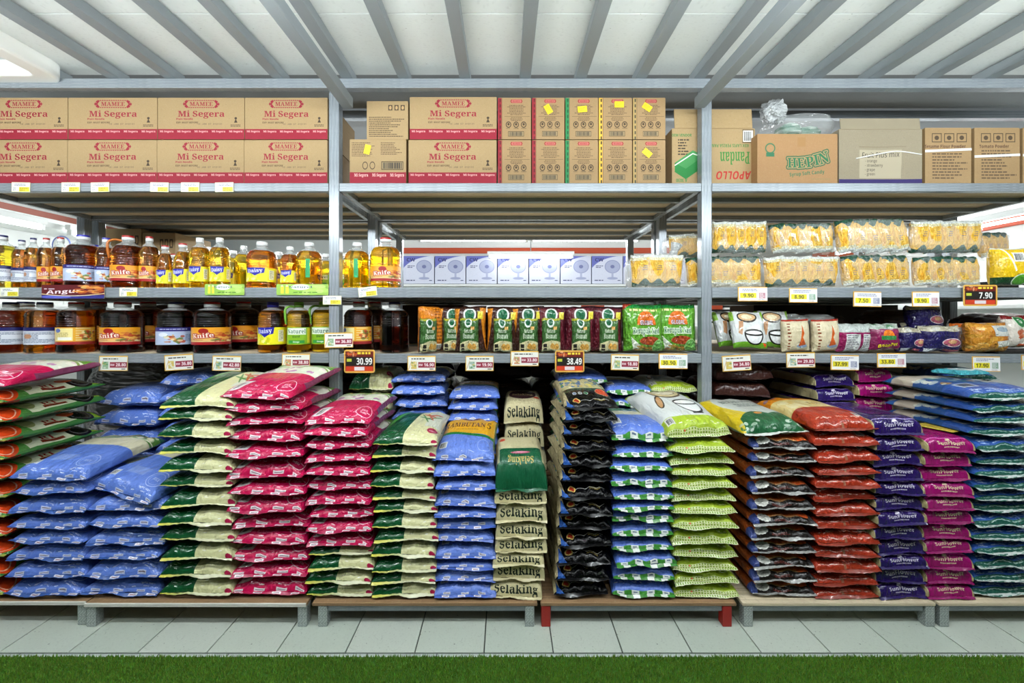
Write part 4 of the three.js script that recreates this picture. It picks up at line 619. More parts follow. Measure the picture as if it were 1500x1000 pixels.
[
  ['tall', 'white', 'navy', 'amber', 20, 28, 352, 'amber bottle with navy cap, behind the picture edge bottle'], ['tall', 'white', 'navy', 'amber', 56, 26, 358, 'navy capped bottle standing behind the grey labels'], ['tall', 'knife', 'red', 'brown', 103, 28, 356, 'red capped bottle behind the orange pair'],
  ['tall', 'blue', 'blue', 'brown', 139, 30, 350, 'blue capped bottle behind the pale blue labels'], ['tall', 'blue', 'blue', 'amber', 174, 26, 356, 'blue capped bottle peeking between blue and orange labels'], ['tall', 'blue', 'blue', 'amber', 205, 26, 357, 'blue capped bottle peeking between the two handled bottles'],
  ['small', 'daisy', 'red', 'amber', 256, 24, 363, 'small red capped bottle behind the small yellow labelled pair'], ['small', 'daisy', 'red', 'amber', 281, 22, 361, 'small red capped bottle behind the first tall white capped one'],
  ['tall', 'daisy', 'white', 'yellow', 307, 24, 353, 'white capped bottle behind the tall yellow labelled pair'], ['small', 'daisy', 'white', 'yellow', 341, 24, 358, 'small white capped bottle with dark oval beside the tall pair'], ['tall', null, 'white', 'yellow', 357, 24, 351, 'bare yellow oil bottle beside the wide yellow labelled one'],
  ['tall', 'daisy', 'white', 'amber', 408, 26, 360, 'white capped amber bottle behind the wide yellow labelled one'], ['tall', 'daisy', 'white', 'amber', 440, 24, 361, 'white capped amber bottle behind the green stripe bottle'], ['tall', 'naturel', 'white', 'yellow', 477, 26, 363, 'white capped yellow bottle hugging the upright'], ['tall', 'naturel', 'white', 'yellow', 505, 28, 362, 'green labelled bottle behind the upright'], ['tall', 'naturel', 'white', 'yellow', 545, 26, 364, 'green labelled bottle behind the last orange label'],
].forEach(([k, l, c, oil, px, w, top, d]) => bottle(k, l, c, oil, px, w, top, 417, -0.27, d, gO, { y: B3 }));
[
  ['white', 'navy', 'brown', 16, 42, 'brown five-litre bottle cut off at the picture edge'], ['white', 'navy', 'amber', 66, 43, 'amber five-litre bottle with pale label and navy cap'], ['nutri', 'red', 'brown', 112, 43, 'brown five-litre bottle turned to show its yellow panel'], ['knife', 'red', 'dark', 180, 50, 'dark five-litre bottle with orange label above the first low tag'],
  ['blue', 'navy', 'dark', 258, 48, 'dark five-litre bottle with pale blue label'], ['knife', 'red', 'dark', 311, 50, 'dark five-litre bottle with wide orange label'], ['daisy', 'blue', 'amber', 400, 39, 'amber five-litre bottle with yellow label and blue cap'], ['naturel', 'green', 'yellow', 438, 33, 'yellow bottle with green label and cap beside the blue capped one'], ['naturel', 'green', 'yellow', 475, 35, 'yellow bottle with green label and cap touching the upright'],
  ['nutri', 'red', 'dark', 526, 42, 'dark five-litre bottle beyond the upright'], [null, 'navy', 'dark', 578, 42, 'unlit bare five-litre bottle beside the first pouch'],
].forEach(([l, c, oil, px, w, d], i) => bottle('jug', l, c, oil, px, w, 443, 516, px === 475 || px === 526 ? -0.135 : -0.1, d, gO2, { y: B2, capBase: c === 'green' ? 'green' : c === 'blue' ? 'blue' : null, handle: c === 'green' ? CAP.green : null }));
[
  ['white', 'navy', 'amber', 38, 46, 'five-litre bottle behind the pale labelled one'], ['nutri', 'red', 'brown', 145, 44, 'brown bottle behind the yellow panel bottle'], ['knife', 'red', 'dark', 217, 46, 'orange labelled bottle set back between orange and blue labels'], ['knife', 'red', 'dark', 357, 46, 'orange labelled bottle set back beside the wide orange label'], ['nutri', 'red', 'dark', 549, 42, 'bottle set back beyond the upright'],
].forEach(([l, c, oil, px, w, d]) => bottle('jug', l, c, oil, px, w, 444, 513, -0.31, d, gO2, { y: B2 }));

// ------------------------------------------------------------------ packets on the other shelves
function upright(o) { return pillow({ nu: 16, nv: 18, waist: 0.02, wr: 0.004, seam: 0.45, a: 3, b: 0.5, c: 2.6, e: 0.55, ...o }); }
const half = (draw, w = 256) => tex(w, w * 2, (c) => { draw(c, w); });
function packet(name, lab, cat, group, geo, mat, [x, y, z], h, o = {}) {  // a filled packet standing on its lower edge
  const t = thing(name, lab, cat, [x, y, z], group, o.ry ?? 0), inner = part('packet_body', geo, mat, t, [0, h / 2 * Math.cos(o.lean ?? 0) + (o.dy ?? 0) + 0.008 + 0.05 * Math.sin(o.lean ?? 0), 0], [Math.PI / 2 - (o.lean ?? 0), o.spin ?? 0, 0]);
  inner.rotation.order = 'XYZ';
  return t;
}
// noodle packs in clear wrap
const leaf = film(half((c, w) => { fillN(c, w, w, '#e2b040', 0.05, 3); rect(c, 0, w * 0.8, w, w * 0.2, '#d8dcd6'); c.fillStyle = '#dfd6a8'; c.fillRect(0, w * 0.72, w, w * 0.08); rect(c, 0, 0, w, w * 0.16, '#cfd6d0'); c.fillStyle = '#1c4a38'; c.beginPath(); c.moveTo(0, 0); c.lineTo(w, 0); c.lineTo(w, w * 0.26); c.lineTo(w * 0.75, w * 0.2); c.lineTo(w * 0.5, w * 0.36); c.lineTo(w * 0.25, w * 0.2); c.lineTo(0, w * 0.28); c.fill(); blotch(c, 20, 10, w - 40, 30, ['#c9d2c8', '#3f7a60'], 10, 3, 12); blotch(c, 60, 90, 130, 90, ['#e4b03a', '#d89a24', '#e8c05a'], 26, 4, 24); greek(c, 96, 130, 60, 3, 10, '#7a6a7a', 3); rect(c, 0, w, w, w, '#d8a83a'); }), { bump: 0.02 });
const leafG = [0, 1].map((k) => upright({ w: 0.14, d: 0.2, h: 0.035, seed: 40 + k, c: 4.5, e: 0.4, a: 2.6 }));
function noodlePack(px0, px1, py0, py1, zf, lab, flip, yBase, o = {}) {
  const s = (CZ - zf) / F, w = (px1 - px0) * s, h = (py1 - py0) * s, d = 0.17, t = thing('noodle_pack', lab, 'noodle pack', [X((px0 + px1) / 2, zf), yBase, zf - d / 2], 'wrapped packs of noodles', 0.03 * (2 * R() - 1)), n = o.n ?? 5;
  for (let i = 0; i < n; i++) { const m = part('noodle_packet', leafG[i % 2], leaf, t, [(-0.5 + (i + 0.5) / n) * (w - 0.05), h / 2 + 0.004, d / 2 - 0.055 + 0.004 * (i % 2)]); m.rotation.set(Math.PI / 2 - 0.05, 0.16 * (R() - 0.5), flip ? Math.PI + 0.16 * (R() - 0.5) : 0.08 + 0.1 * (R() - 0.5), 'ZXY'); m.scale.set((w / n) / 0.105, 1.5, (h - 0.012) / 0.2); }
  const f = part('clear_wrap', blob(w, h, d, px0 * 0.7, 0.1, 40, 28, 0.42), o.wrap ?? clearFilm, t, [0, h / 2, 0]);
  return t;
}
const s3 = B3, packH = 52;
noodlePack(1008, 1121, 373, 421, -0.062, 'wrapped noodle pack behind the upright, in the lower layer', false, s3);
noodlePack(1124, 1234, 374, 422, -0.03, 'second wrapped noodle pack of the lower layer, starting at the upright', true, s3);
noodlePack(1236, 1341, 372, 421, -0.03, 'third wrapped noodle pack of the lower layer, under the tallest pack', false, s3);
noodlePack(1343, 1445, 374, 421, -0.03, 'wrapped noodle pack in the lower layer beside the yellow packets', false, s3);
const s3b = s3 + 49.5 * 2.03 / 600;
noodlePack(1043, 1130, 322, 372, -0.03, 'wrapped noodle pack in the upper layer next to the upright, green tips up', true, s3b, { n: 5 });
noodlePack(1132, 1228, 328, 375, -0.03, 'wrapped noodle pack in the upper layer, green edge down, beside the tallest pack', false, s3b);
noodlePack(1230, 1338, 319, 372, -0.03, 'tallest wrapped noodle pack of the upper layer', false, s3b);
noodlePack(1340, 1446, 322, 373, -0.03, 'wrapped noodle pack ending the upper layer', true, s3b);
noodlePack(1440, 1486, 332, 371, -0.2, 'small wrapped noodle pack set back behind the yellow packets', false, s3b + 0.004, { n: 3 });
noodlePack(985, 1040, 334, 372, -0.19, 'mostly empty clear pack set back on top of the pile by the upright', true, s3b, { n: 2 });
{
  const t = noodlePack(926, 1003, 370, 421, -0.04, 'twisted clear bag of green tipped packets beside the fan cartons', true, s3, { n: 3 });
  part('twisted_neck', new THREE.LatheGeometry([[0.001, 0], [0.035, 0], [0.022, 0.02], [0.018, 0.05], [0.03, 0.085], [0.001, 0.09]].map((p) => new THREE.Vector2(...p)), 14), milkFilm, t, [0.09, 0.15, 0.02], [0, 0, -0.35]);
}
const yellowP = film(half((c, w) => { fillN(c, w, w, '#e0b81a', 0.05, 4); rect(c, 0, w * 0.7, w, w * 0.3, '#173f22'); rect(c, 0, 0, w, 30, '#dfe3da'); ell(c, 150, 200, 50, 36, '#4f9a2c', '#d8e4c8', 6); rect(c, 96, 60, 66, 50, '#e8e4d0'); barcode(c, 100, 64, 58, 42); c.strokeStyle = '#f4f4ec'; c.lineWidth = 9; c.beginPath(); c.moveTo(50, 20); c.lineTo(110, 150); c.stroke(); rect(c, 0, w, w, w, '#c8a41a'); }), { rough: 0.2 });
const yg = upright({ w: 0.17, d: 0.185, h: 0.09, seed: 60 });
packet('noodle_packet', 'bright yellow packet with green base beside the wrapped packs', 'packet', 'bright yellow packets', yg, yellowP, [X(1466, -0.06), s3, -0.06], 0.187, { ry: -0.15, dy: 0.001 });
packet('noodle_packet', 'bright yellow packet cut off at the picture edge', 'packet', 'bright yellow packets', yg, yellowP, [X(1512, -0.06), s3, -0.06], 0.187, { dy: 0.001 });
part('backing_tray', box(0.12, 0.06, 0.1, 0.004), M.dark, thing('tray', 'dark tray behind the small wrapped pack', 'tray', [X(1462, -0.36), s3, -0.36]), [0, 0.03, 0]);

// pouches with a small green packet taped in front
const pouchTex = (main, side, top) => film(half((c, w) => { fillN(c, w, w, main, 0.05, 5); for (const s of [0, 1]) poly(c, s ? [[w, 0], [w * 0.74, 0], [w * 0.95, w * 0.8], [w, w]] : [[0, 0], [w * 0.26, 0], [w * 0.05, w * 0.8], [0, w]], side); rect(c, 0, 0, w, 34, top); ell(c, 128, 74, 46, 40, '#dfe4dc'); ell(c, 128, 72, 34, 28, '#14603c'); rect(c, 186, 58, 40, 34, '#d8c83a'); greek(c, 70, 110, 120, 2, 14, '#c8541c', 5); rect(c, 0, w, w, w, side); }), { bump: 0.02 });
const POU = { orange: pouchTex('#3a1c14', '#cf8220', '#2c140f'), maroon: pouchTex('#5c1422', '#4a0f1c', '#34101a'), allorange: film(half((c, w) => { fillN(c, w, w, '#cf7a1c', 0.06, 6); greek(c, 110, 40, 90, 12, 14, '#8a4a14', 6); rect(c, 120, 190, 70, 40, '#e4e4de'); barcode(c, 124, 194, 62, 32); poly(c, [[0, 120], [60, 140], [70, 256], [0, 256]], '#3a2a20'); rect(c, 0, w, w, w, '#a85f18'); })) };
const giftTex = film(half((c, w) => { fillN(c, w, w, '#38622c', 0.06, 7); rect(c, 0, 0, w, 44, '#a3a326'); for (let i = 0; i < 20; i++) rect(c, i * 13, 8, 5, 28, '#c8c64a'); ell(c, 118, 58, 44, 34, '#dfe4dc'); ell(c, 118, 58, 30, 22, '#14603c'); rect(c, 150, 84, 46, 18, '#d9a35a'); text(c, 'Natural', 120, 108, 28, '#cfd8c4'); text(c, 'Basmati', 124, 134, 34, '#cfd8c4', { font: 'serif' }); c.fillStyle = '#cfc79a'; c.beginPath(); c.moveTo(0, 176); c.quadraticCurveTo(140, 140, w, 170); c.lineTo(w, 236); c.lineTo(0, 236); c.fill(); for (let i = 0; i < 2; i++) ell(c, 140 + i * 50, 194, 30, 22, '#d8a24a'); rect(c, 26, 176, 46, 24, '#1c1a16'); rect(c, 26, 206, 46, 20, '#1c1a16'); rect(c, 0, 236, w, 20, '#2c6a3c'); rect(c, 0, w, w, w, '#2c4a24'); }), { bump: 0.02 });
const pouchG = [0, 1].map((k) => upright({ w: 0.162, d: 0.225, h: 0.075, seed: 70 + k, waist: 0.06, c: 4, e: 0.4 })), giftG = [0, 1, 2].map((k) => upright({ w: 0.093, d: 0.165, h: 0.04, seed: 80 + k, c: 4, e: 0.4 }));
[[664, 'orange', 0.2, 'pouch with orange gussets turned aside, first whole pouch', -0.14], [690, 'orange', 0, 'pouch with orange gussets above the second pouch price tag', -0.1], [737, 'orange', 0, 'pouch with orange gussets beside the narrow gap', -0.1], [773, 'orange', 0, 'last pouch with orange gussets, next to the maroon ones', -0.1], [805, 'maroon', 0, 'maroon pouch with orange lettering, first of the maroon ones', -0.1], [847, 'maroon', 0, 'maroon pouch above the black price sign', -0.1], [886, 'maroon', -0.05, 'last maroon pouch, next to the green peanut bags', -0.1]].forEach(([px, k, ry, lab, z], i) => {
  const t = packet('pouch', lab + ', small green packet in front', 'pouch', 'pouches with green gift packets', pouchG[i % 2], POU[k], [X(px, z), B2, z], 0.225, { ry: ry * 0.5 + 0.04 * (R() - 0.5) });
  part('gift_packet', giftG[i % 3], giftTex, t, [-0.002 + 0.004 * R(), 0.0905, 0.058], [Math.PI / 2 - 0.03, 0, 0]);
});
{
  const t = packet('pouch', 'orange pouch turned edge-on with a green packet at its side', 'pouch', 'pouches with green gift packets', pouchG[0], POU.allorange, [X(628, -0.1), B2, -0.1], 0.225, { ry: 0.75 });
  part('gift_packet', giftG[0], giftTex, t, [-0.05, 0.0905, 0.058], [Math.PI / 2, 0, 0]);
}
const nutTex = film(half((c, w) => { fillN(c, w, w, '#5a9a2c', 0.06, 8); rect(c, 0, 0, w, 50, '#1c7a34'); poly(c, [[0, 0], [90, 0], [0, 60]], '#b0402c'); greek(c, 40, 56, 180, 1, 22, '#e8dca0', 3); c.fillStyle = '#d86a1c'; c.beginPath(); c.arc(128, 120, 54, Math.PI, 0); c.fill(); text(c, 'GLOBAL', 128, 112, 22, '#e4e8f0', { stroke: '#8a2418', lw: 4, sx: 0.9 }); text(c, 'Kerupuk Nasi', 128, 140, 28, '#14603c', { font: 'serif', stroke: '#dfe8d0', lw: 6, sx: 0.8 }); ell(c, 150, 178, 60, 18, '#a8421c'); poly(c, [[40, 160], [100, 200], [90, 240], [60, 236]], '#d5dccb'); blotch(c, 60, 205, 120, 40, ['#8a5a20', '#c8953a', '#6a3f14', '#d8b060'], 30, 5, 12); ell(c, 206, 206, 36, 34, '#5f9a4a', '#9ac07a', 5); rect(c, 0, w, w, w, '#3f7a24'); }), { bump: 0.03, rough: 0.2 });
const nutG = upright({ w: 0.2, d: 0.235, h: 0.1, seed: 90, wr: 0.008 });
packet('snack_bag', 'bright green snack bag beside the maroon pouches', 'snack bag', 'green snack bags', nutG, nutTex, [X(936, -0.085), B2, -0.085], 0.225, { ry: 0.06, lean: 0.06 });
packet('snack_bag', 'bright green snack bag beside the upright', 'snack bag', 'green snack bags', nutG, nutTex, [X(984, -0.11), B2, -0.11], 0.22, { ry: -0.08, lean: 0.1 });
const bowlTex = film(half((c, w) => { fillN(c, w, w, '#c9cdcc', 0.04, 9); rect(c, 0, 196, w, 60, '#5f9a1e'); for (const s of [0, 1]) rect(c, s * 226, 0, 30, 90, '#7fae3a'); ell(c, 120, 70, 62, 30, '#c8a57a', '#2a211a', 9); ell(c, 118, 72, 36, 14, '#dcd2b0'); poly(c, [[60, 96], [90, 96], [70, 160], [46, 150]], '#b08058'); c.fillStyle = '#e6e8e8'; c.beginPath(); c.arc(150, 150, 62, 0, Math.PI); c.fill(); c.lineWidth = 10; c.strokeStyle = '#16140f'; c.stroke(); ell(c, 150, 150, 62, 12, '#eceeee', '#16140f', 8); poly(c, [[210, 196], [240, 206], [228, 236]], '#d8501c'); rect(c, 0, w, w, w, '#7a9a3a'); }), { rough: 0.22 });
const bowlG = upright({ w: 0.16, d: 0.19, h: 0.06, seed: 95 });
packet('rice_packet', 'white packet printed with a bowl, leaning, nearest the upright', 'packet', 'packets with a bowl print', bowlG, bowlTex, [X(1062, -0.17), B2, -0.17], 0.17, { ry: 0.2, lean: 0.3, dy: 0.006 });
packet('rice_packet', 'white packet printed with a bowl, second, above the tilted tag', 'packet', 'packets with a bowl print', bowlG, bowlTex, [X(1091, -0.075), B2, -0.075], 0.165, { ry: -0.1, lean: 0.32, dy: 0.006 });
packet('rice_packet', 'white packet printed with a bowl, beside the beige packets', 'packet', 'packets with a bowl print', bowlG, bowlTex, [X(1126, -0.13), B2, -0.13], 0.19, { ry: -0.12, lean: 0.16, dy: 0.004 });
const beigeTex = film(half((c, w) => { fillN(c, w, w, '#cfc3a2', 0.06, 10); rect(c, 0, 0, w, 40, '#a82a1c'); greek(c, 34, 60, 26, 9, 18, '#7a3a20', 5); ell(c, 150, 190, 46, 14, '#8fa8c0'); poly(c, [[150, 70], [164, 120], [150, 140], [180, 180], [118, 190], [136, 140]], '#c8581c'); ell(c, 150, 240, 60, 16, '#b0703a'); rect(c, 0, w, w, w, '#b8ab8a'); }), { rough: 0.25 });
const beigeG = upright({ w: 0.135, d: 0.16, h: 0.07, seed: 99 });
for (const [px, lab] of [[1158, 'beige packet with an orange figure print, next to the bowl packets'], [1201, 'beige packet with an orange figure print, above the tag reading 29.80']]) { const t = packet('rice_packet', lab, 'packet', 'beige packets', beigeG, beigeTex, [X(px, -0.08), B2, -0.08], 0.15, { lean: 0.04, dy: 0.003 }); part('clear_top', blob(0.135, 0.05, 0.1, px, 0.3), clearFilm, t, [0, 0.165, -0.02]); }
const panelTex = film(half((c, w) => { fillN(c, w, w, '#b9c2bd', 0.08, 11); rect(c, 0, 96, w, 160, '#8a1250'); rect(c, 50, 106, 90, 140, '#cfd2cf'); greek(c, 56, 112, 78, 10, 13, '#7a7a80', 5); rect(c, 160, 106, 70, 140, '#cfd2cf'); greek(c, 166, 112, 58, 10, 13, '#7a7a80', 7); rect(c, 0, w, w, w, '#9aa39e'); }), { rough: 0.2, bump: 0.018 });
const beanTex = film(half((c, w) => { fillN(c, w, w, '#7a1048', 0.06, 12); rect(c, 0, 0, w, 80, '#aeb8ae'); blotch(c, 20, 4, 216, 70, ['#3f7a4a', '#c8d0c4', '#8fa08f'], 26, 3, 16); c.fillStyle = '#d8701c'; c.beginPath(); c.arc(128, 130, 44, Math.PI, 0); c.fill(); rect(c, 70, 126, 116, 26, '#2c7a3c'); text(c, 'BeanPot', 128, 190, 38, '#e8d820', { rot: -0.08, stroke: '#5c0c34', lw: 8 }); rect(c, 0, w, w, w, '#5c0c34'); }), { rough: 0.2 });
const navyTex = film(half((c, w) => { fillN(c, w, w, '#1d1650', 0.06, 13); rect(c, 0, 0, w, 76, '#b3ad94'); blotch(c, 10, 4, 236, 66, ['#d0cbb8', '#98917a', '#c4c6c0'], 30, 5, 18); ell(c, 160, 150, 56, 26, '#b05868', '#d8c8c8', 5); ell(c, 160, 144, 26, 12, '#c89a6a'); rect(c, 120, 200, 120, 26, '#a8525e'); rect(c, 20, 190, 60, 46, '#b9bcc0'); rect(c, 0, w, w, w, '#15103c'); }), { rough: 0.2, bump: 0.018 });
const noodleTex = film(half((c, w) => { fillN(c, w, w, '#c07f22', 0.06, 14); blotch(c, 0, 0, w, w, ['#d8a23a', '#b86a1a', '#e0bc6a', '#c8882a'], 70, 5, 22); rect(c, 120, 50, 110, 70, '#c9cbc4'); ell(c, 176, 80, 40, 16, '#8fa0ac'); poly(c, [[130, 150], [220, 140], [230, 170], [150, 190]], '#dcdcd4'); ell(c, 60, 190, 40, 26, '#d89a3a'); rect(c, 0, w, w, w, '#a06a1c'); }), { rough: 0.16, bump: 0.02 });
const whiteRed = film(half((c, w) => { fillN(c, w, w, '#cfc8bc', 0.05, 15); rect(c, 0, 0, w, 60, '#7a1418'); ell(c, 130, 70, 50, 40, '#1c7a3c', '#c8d8c0', 5); text(c, 'G', 130, 70, 44, '#d8e0d0'); blotch(c, 90, 120, 130, 100, ['#c8643a', '#dca27a', '#b84a24'], 24, 3, 18); rect(c, 0, w, w, w, '#a89c8c'); }), { rough: 0.2 });
const orangeTin = film(half((c, w) => { fillN(c, w, w, '#d0ccc2', 0.05, 16); rect(c, 0, 0, w, 60, '#c8641c'); for (let i = 0; i < 6; i++) rect(c, 0, 80 + i * 30, w, 8, i % 2 ? '#a58a5a' : '#e4e0d8'); rect(c, 0, w, w, w, '#b0a898'); }));
const sp = (w, h, t, seed) => upright({ w, d: h, h: t, seed, wr: 0.006 });
packet('snack_bag', 'silver and crimson packet showing two pale text panels', 'packet', 'bean snack packets', sp(0.175, 0.14, 0.07, 101), panelTex, [X(1240, -0.07), B2, -0.07], 0.138, { ry: 0.05, dy: 0.001 });
packet('snack_bag', 'crimson packet with yellow lettering beside the silver panels', 'packet', 'bean snack packets', sp(0.145, 0.13, 0.07, 102), beanTex, [X(1284, -0.06), B2, -0.06], 0.124, { lean: 0.12, dy: 0.003 });
const ng = sp(0.185, 0.13, 0.09, 103);
packet('snack_bag', 'navy packet with noodles in clear top, beside the crimson packet', 'packet', 'navy noodle packets', sp(0.13, 0.12, 0.08, 104), navyTex, [X(1321, -0.08), B2, -0.08], 0.118, { dy: 0.001 });
packet('snack_bag', 'wide navy packet standing on the shelf in front', 'packet', 'navy noodle packets', ng, navyTex, [X(1362, -0.06), B2, -0.06], 0.126, { ry: -0.08, dy: 0.001 });
packet('snack_bag', 'navy packet stacked above the other navy ones', 'packet', 'navy noodle packets', ng, navyTex, [X(1340, -0.2), B2 + 0.088, -0.2], 0.126, { ry: 0.1, lean: 0.15, dy: 0.004 });
packet('snack_bag', 'navy packet hidden low under the stacked one', 'packet', 'navy noodle packets', sp(0.2, 0.12, 0.1, 108), navyTex, [X(1342, -0.2), B2, -0.2], 0.09, { lean: 0.5 });
packet('snack_bag', 'pale ridged packet with orange top between navy and amber packets', 'packet', null, sp(0.12, 0.14, 0.08, 105), orangeTin, [X(1396, -0.14), B2, -0.14], 0.136, { dy: 0.001 });
packet('snack_bag', 'amber noodle packet in glossy film', 'packet', null, sp(0.185, 0.145, 0.1, 106), noodleTex, [X(1428, -0.07), B2, -0.07], 0.142, { ry: -0.06, dy: 0.001 });
const wg = sp(0.13, 0.16, 0.07, 107);
for (const [px, lab] of [[1471, 'white packet with green disc and dark red top, beside the amber packet'], [1504, 'white packet with green disc cut off at the picture edge']]) packet('snack_bag', lab, 'packet', 'white packets with green discs', wg, whiteRed, [X(px, -0.08), B2 + 0.01, -0.08], 0.15, { ry: 0.15, lean: 0.12, dy: 0.004 });
part('tray_body', box(0.5, 0.012, 0.2, 0.002), M.dark, thing('tray', 'black tray under the white packets', 'tray', [X(1500, -0.1), B2, -0.1]), [0, 0.006, 0]);
// dark goods further back on the lower shelf
for (const [px, w, h, lab] of [[1180, 0.42, 0.2, 'long dark brown sack lying behind the beige packets'], [1310, 0.4, 0.22, 'dark brown sack standing behind the navy packets'], [1450, 0.4, 0.2, 'dark brown sack behind the amber packet']]) { const t = thing('rice_sack', lab, 'rice sack', [X(px, -0.42), B2, -0.42], 'dark brown sacks at the back'); part('sack_body', blob(w, h, 0.2, px, 0.12), P.maroon.mat, t, [0, h / 2, 0]); }
for (const [px, w, h, lab] of [[870, 0.34, 0.22, 'dark maroon sack behind the maroon pouches'], [720, 0.4, 0.2, 'dark brown sack behind the orange gusset pouches']]) { const t = thing('rice_sack', lab, 'rice sack', [X(px, -0.42), B2, -0.42], 'dark brown sacks at the back'); part('sack_body', blob(w, h, 0.2, px, 0.12), P.maroon.mat, t, [0, h / 2, 0]); }

// ------------------------------------------------------------------ price tags and signs
const cells = [], TAGC = canvas(2048, 1024, () => {}), tc = TAGC.getContext('2d');
const tagMat = std({ roughness: 0.45 });
const tagEdge = std({ color: 0xd8cfae, roughness: 0.6 });
function cell(draw) { const k = cells.length, x = (k % 8) * 256, y = Math.floor(k / 8) * 128; cells.push(k); tc.save(); tc.beginPath(); tc.rect(x, y, 256, 128); tc.clip(); tc.translate(x, y); draw(tc); tc.restore(); return [x / 2048, 1 - (y + 128) / 1024, 256 / 2048, 128 / 1024]; }
const tagFace = {
  small: () => cell((c) => { rect(c, 0, 0, 256, 128, '#dcdcb4'); rect(c, 8, 8, 240, 112, '#e3e6dc'); greek(c, 40, 22, 180, 2, 16, '#4a4f7a', cells.length); rect(c, 104, 62, 140, 58, '#d8cf3a'); greek(c, 112, 74, 120, 2, 24, '#a88f14', cells.length + 3); greek(c, 20, 64, 50, 4, 14, '#7a7a86', 4); }),
  red: (p) => cell((c) => { rect(c, 0, 0, 256, 128, '#d8a93a'); rect(c, 8, 10, 242, 112, '#dedfd8'); greek(c, 36, 22, 190, 1, 20, '#3a3a36', cells.length); rect(c, 34, 50, 50, 60, ['#8fae8a', '#c8b060', '#9ab0a0', '#c88a6a'][cells.length % 4]); blotch(c, 36, 54, 46, 50, ['#dfe2d8', '#4f8a5a', '#d8c060'], 10, cells.length, 9); c.strokeStyle = '#c8a078'; c.lineWidth = 5; c.beginPath(); c.moveTo(10, 118); c.lineTo(40, 40); c.stroke(); rect(c, 98, 54, 150, 46, '#8a2038'); text(c, 'RM', 120, 77, 24, '#ecdfe2'); text(c, p, 194, 77, 36, '#f2eaec'); rect(c, 200, 108, 36, 7, '#4a3a20'); }),
  yellow: (p) => cell((c) => { rect(c, 0, 0, 256, 128, '#e0a51c'); rect(c, 10, 8, 246, 114, '#e2e3e4'); greek(c, 40, 20, 190, 2, 13, '#5a5a8a', cells.length); rect(c, 20, 54, 140, 44, '#e3d62a'); text(c, p, 92, 77, 44, '#2a2a22', { sx: 1.05 }); rect(c, 182, 52, 56, 50, ['#b98a94', '#8aa890', '#8a8fa8'][cells.length % 3]); greek(c, 188, 58, 44, 4, 11, '#dcdcdc', cells.length); greek(c, 176, 112, 60, 1, 9, '#6a6a70', 3); }),
  black: (p) => cell((c) => { rect(c, 0, 0, 256, 128, '#d8a84a'); rect(c, 13, 10, 230, 108, '#6a1a12'); blotch(c, 14, 10, 90, 26, ['#c8541c', '#3a1a10', '#e0b080'], 16, 4, 10); greek(c, 112, 14, 110, 1, 26, '#e8cf3a', 4); rect(c, 18, 40, 220, 48, '#16120f'); rect(c, 24, 50, 40, 16, '#b8c43a'); text(c, p, 168, 65, 50, '#f0f0ec', { sx: 1.05 }); rect(c, 18, 92, 220, 26, '#c83a1c'); rect(c, 86, 94, 84, 20, '#d8d0d4'); }),
  oval: (p) => cell((c) => { rect(c, 0, 0, 256, 128, '#d8904a'); ell(c, 128, 64, 120, 58, '#5a1c12'); rect(c, 20, 44, 216, 40, '#16120f'); text(c, p, 150, 64, 46, '#f0f0ec'); rect(c, 32, 54, 40, 16, '#c8c44a'); greek(c, 70, 20, 120, 1, 20, '#d8b07a', 4); greek(c, 84, 96, 90, 1, 18, '#d8c8b8', 5); }),
  green: () => cell((c) => { rect(c, 0, 0, 256, 128, '#8fb84a'); blotch(c, 120, 20, 130, 80, ['#a8cc60', '#7aa83a', '#b8d47a'], 20, 4, 26); for (let i = 0; i < 2; i++) { rect(c, 22 + i * 24, 20, 16, 90, '#d8cc3a'); rect(c, 24 + i * 24, 10, 10, 20, '#c8d8b0'); } ell(c, 118, 36, 46, 34, '#e4ecd8'); text(c, 'Naturel', 118, 34, 30, '#26456a', { font: 'serif' }); greek(c, 84, 92, 120, 1, 20, '#3f6a24', 4); }),
  banner: () => cell((c) => { rect(c, 0, 0, 256, 128, '#5c1218'); rect(c, 0, 96, 256, 32, '#2a2a7a'); ell(c, 60, 112, 60, 14, '#5a60c0'); c.strokeStyle = '#e8d8a0'; c.lineWidth = 6; c.beginPath(); c.moveTo(0, 84); c.quadraticCurveTo(120, 124, 256, 80); c.stroke(); text(c, 'Angur', 90, 62, 48, '#e8dce0', { rot: -0.12, skew: -0.2 }); blotch(c, 140, 10, 100, 70, ['#c8641c', '#e0a050', '#d8882a', '#8a3a14', '#e8d070'], 26, 5, 16); greek(c, 12, 34, 50, 1, 20, '#c8b8c8', 3); }),
};
function faceUV(g, [u, v, w, h], sx, sy) { const p = g.attributes.position, a = new Float32Array(p.count * 2); for (let i = 0; i < p.count; i++) { a[i * 2] = u + w * (0.5 + p.getX(i) / sx * 0.985); a[i * 2 + 1] = v + h * (0.5 + p.getY(i) / sy * 0.985); } g.setAttribute('uv', new THREE.BufferAttribute(a, 2)); return g; }
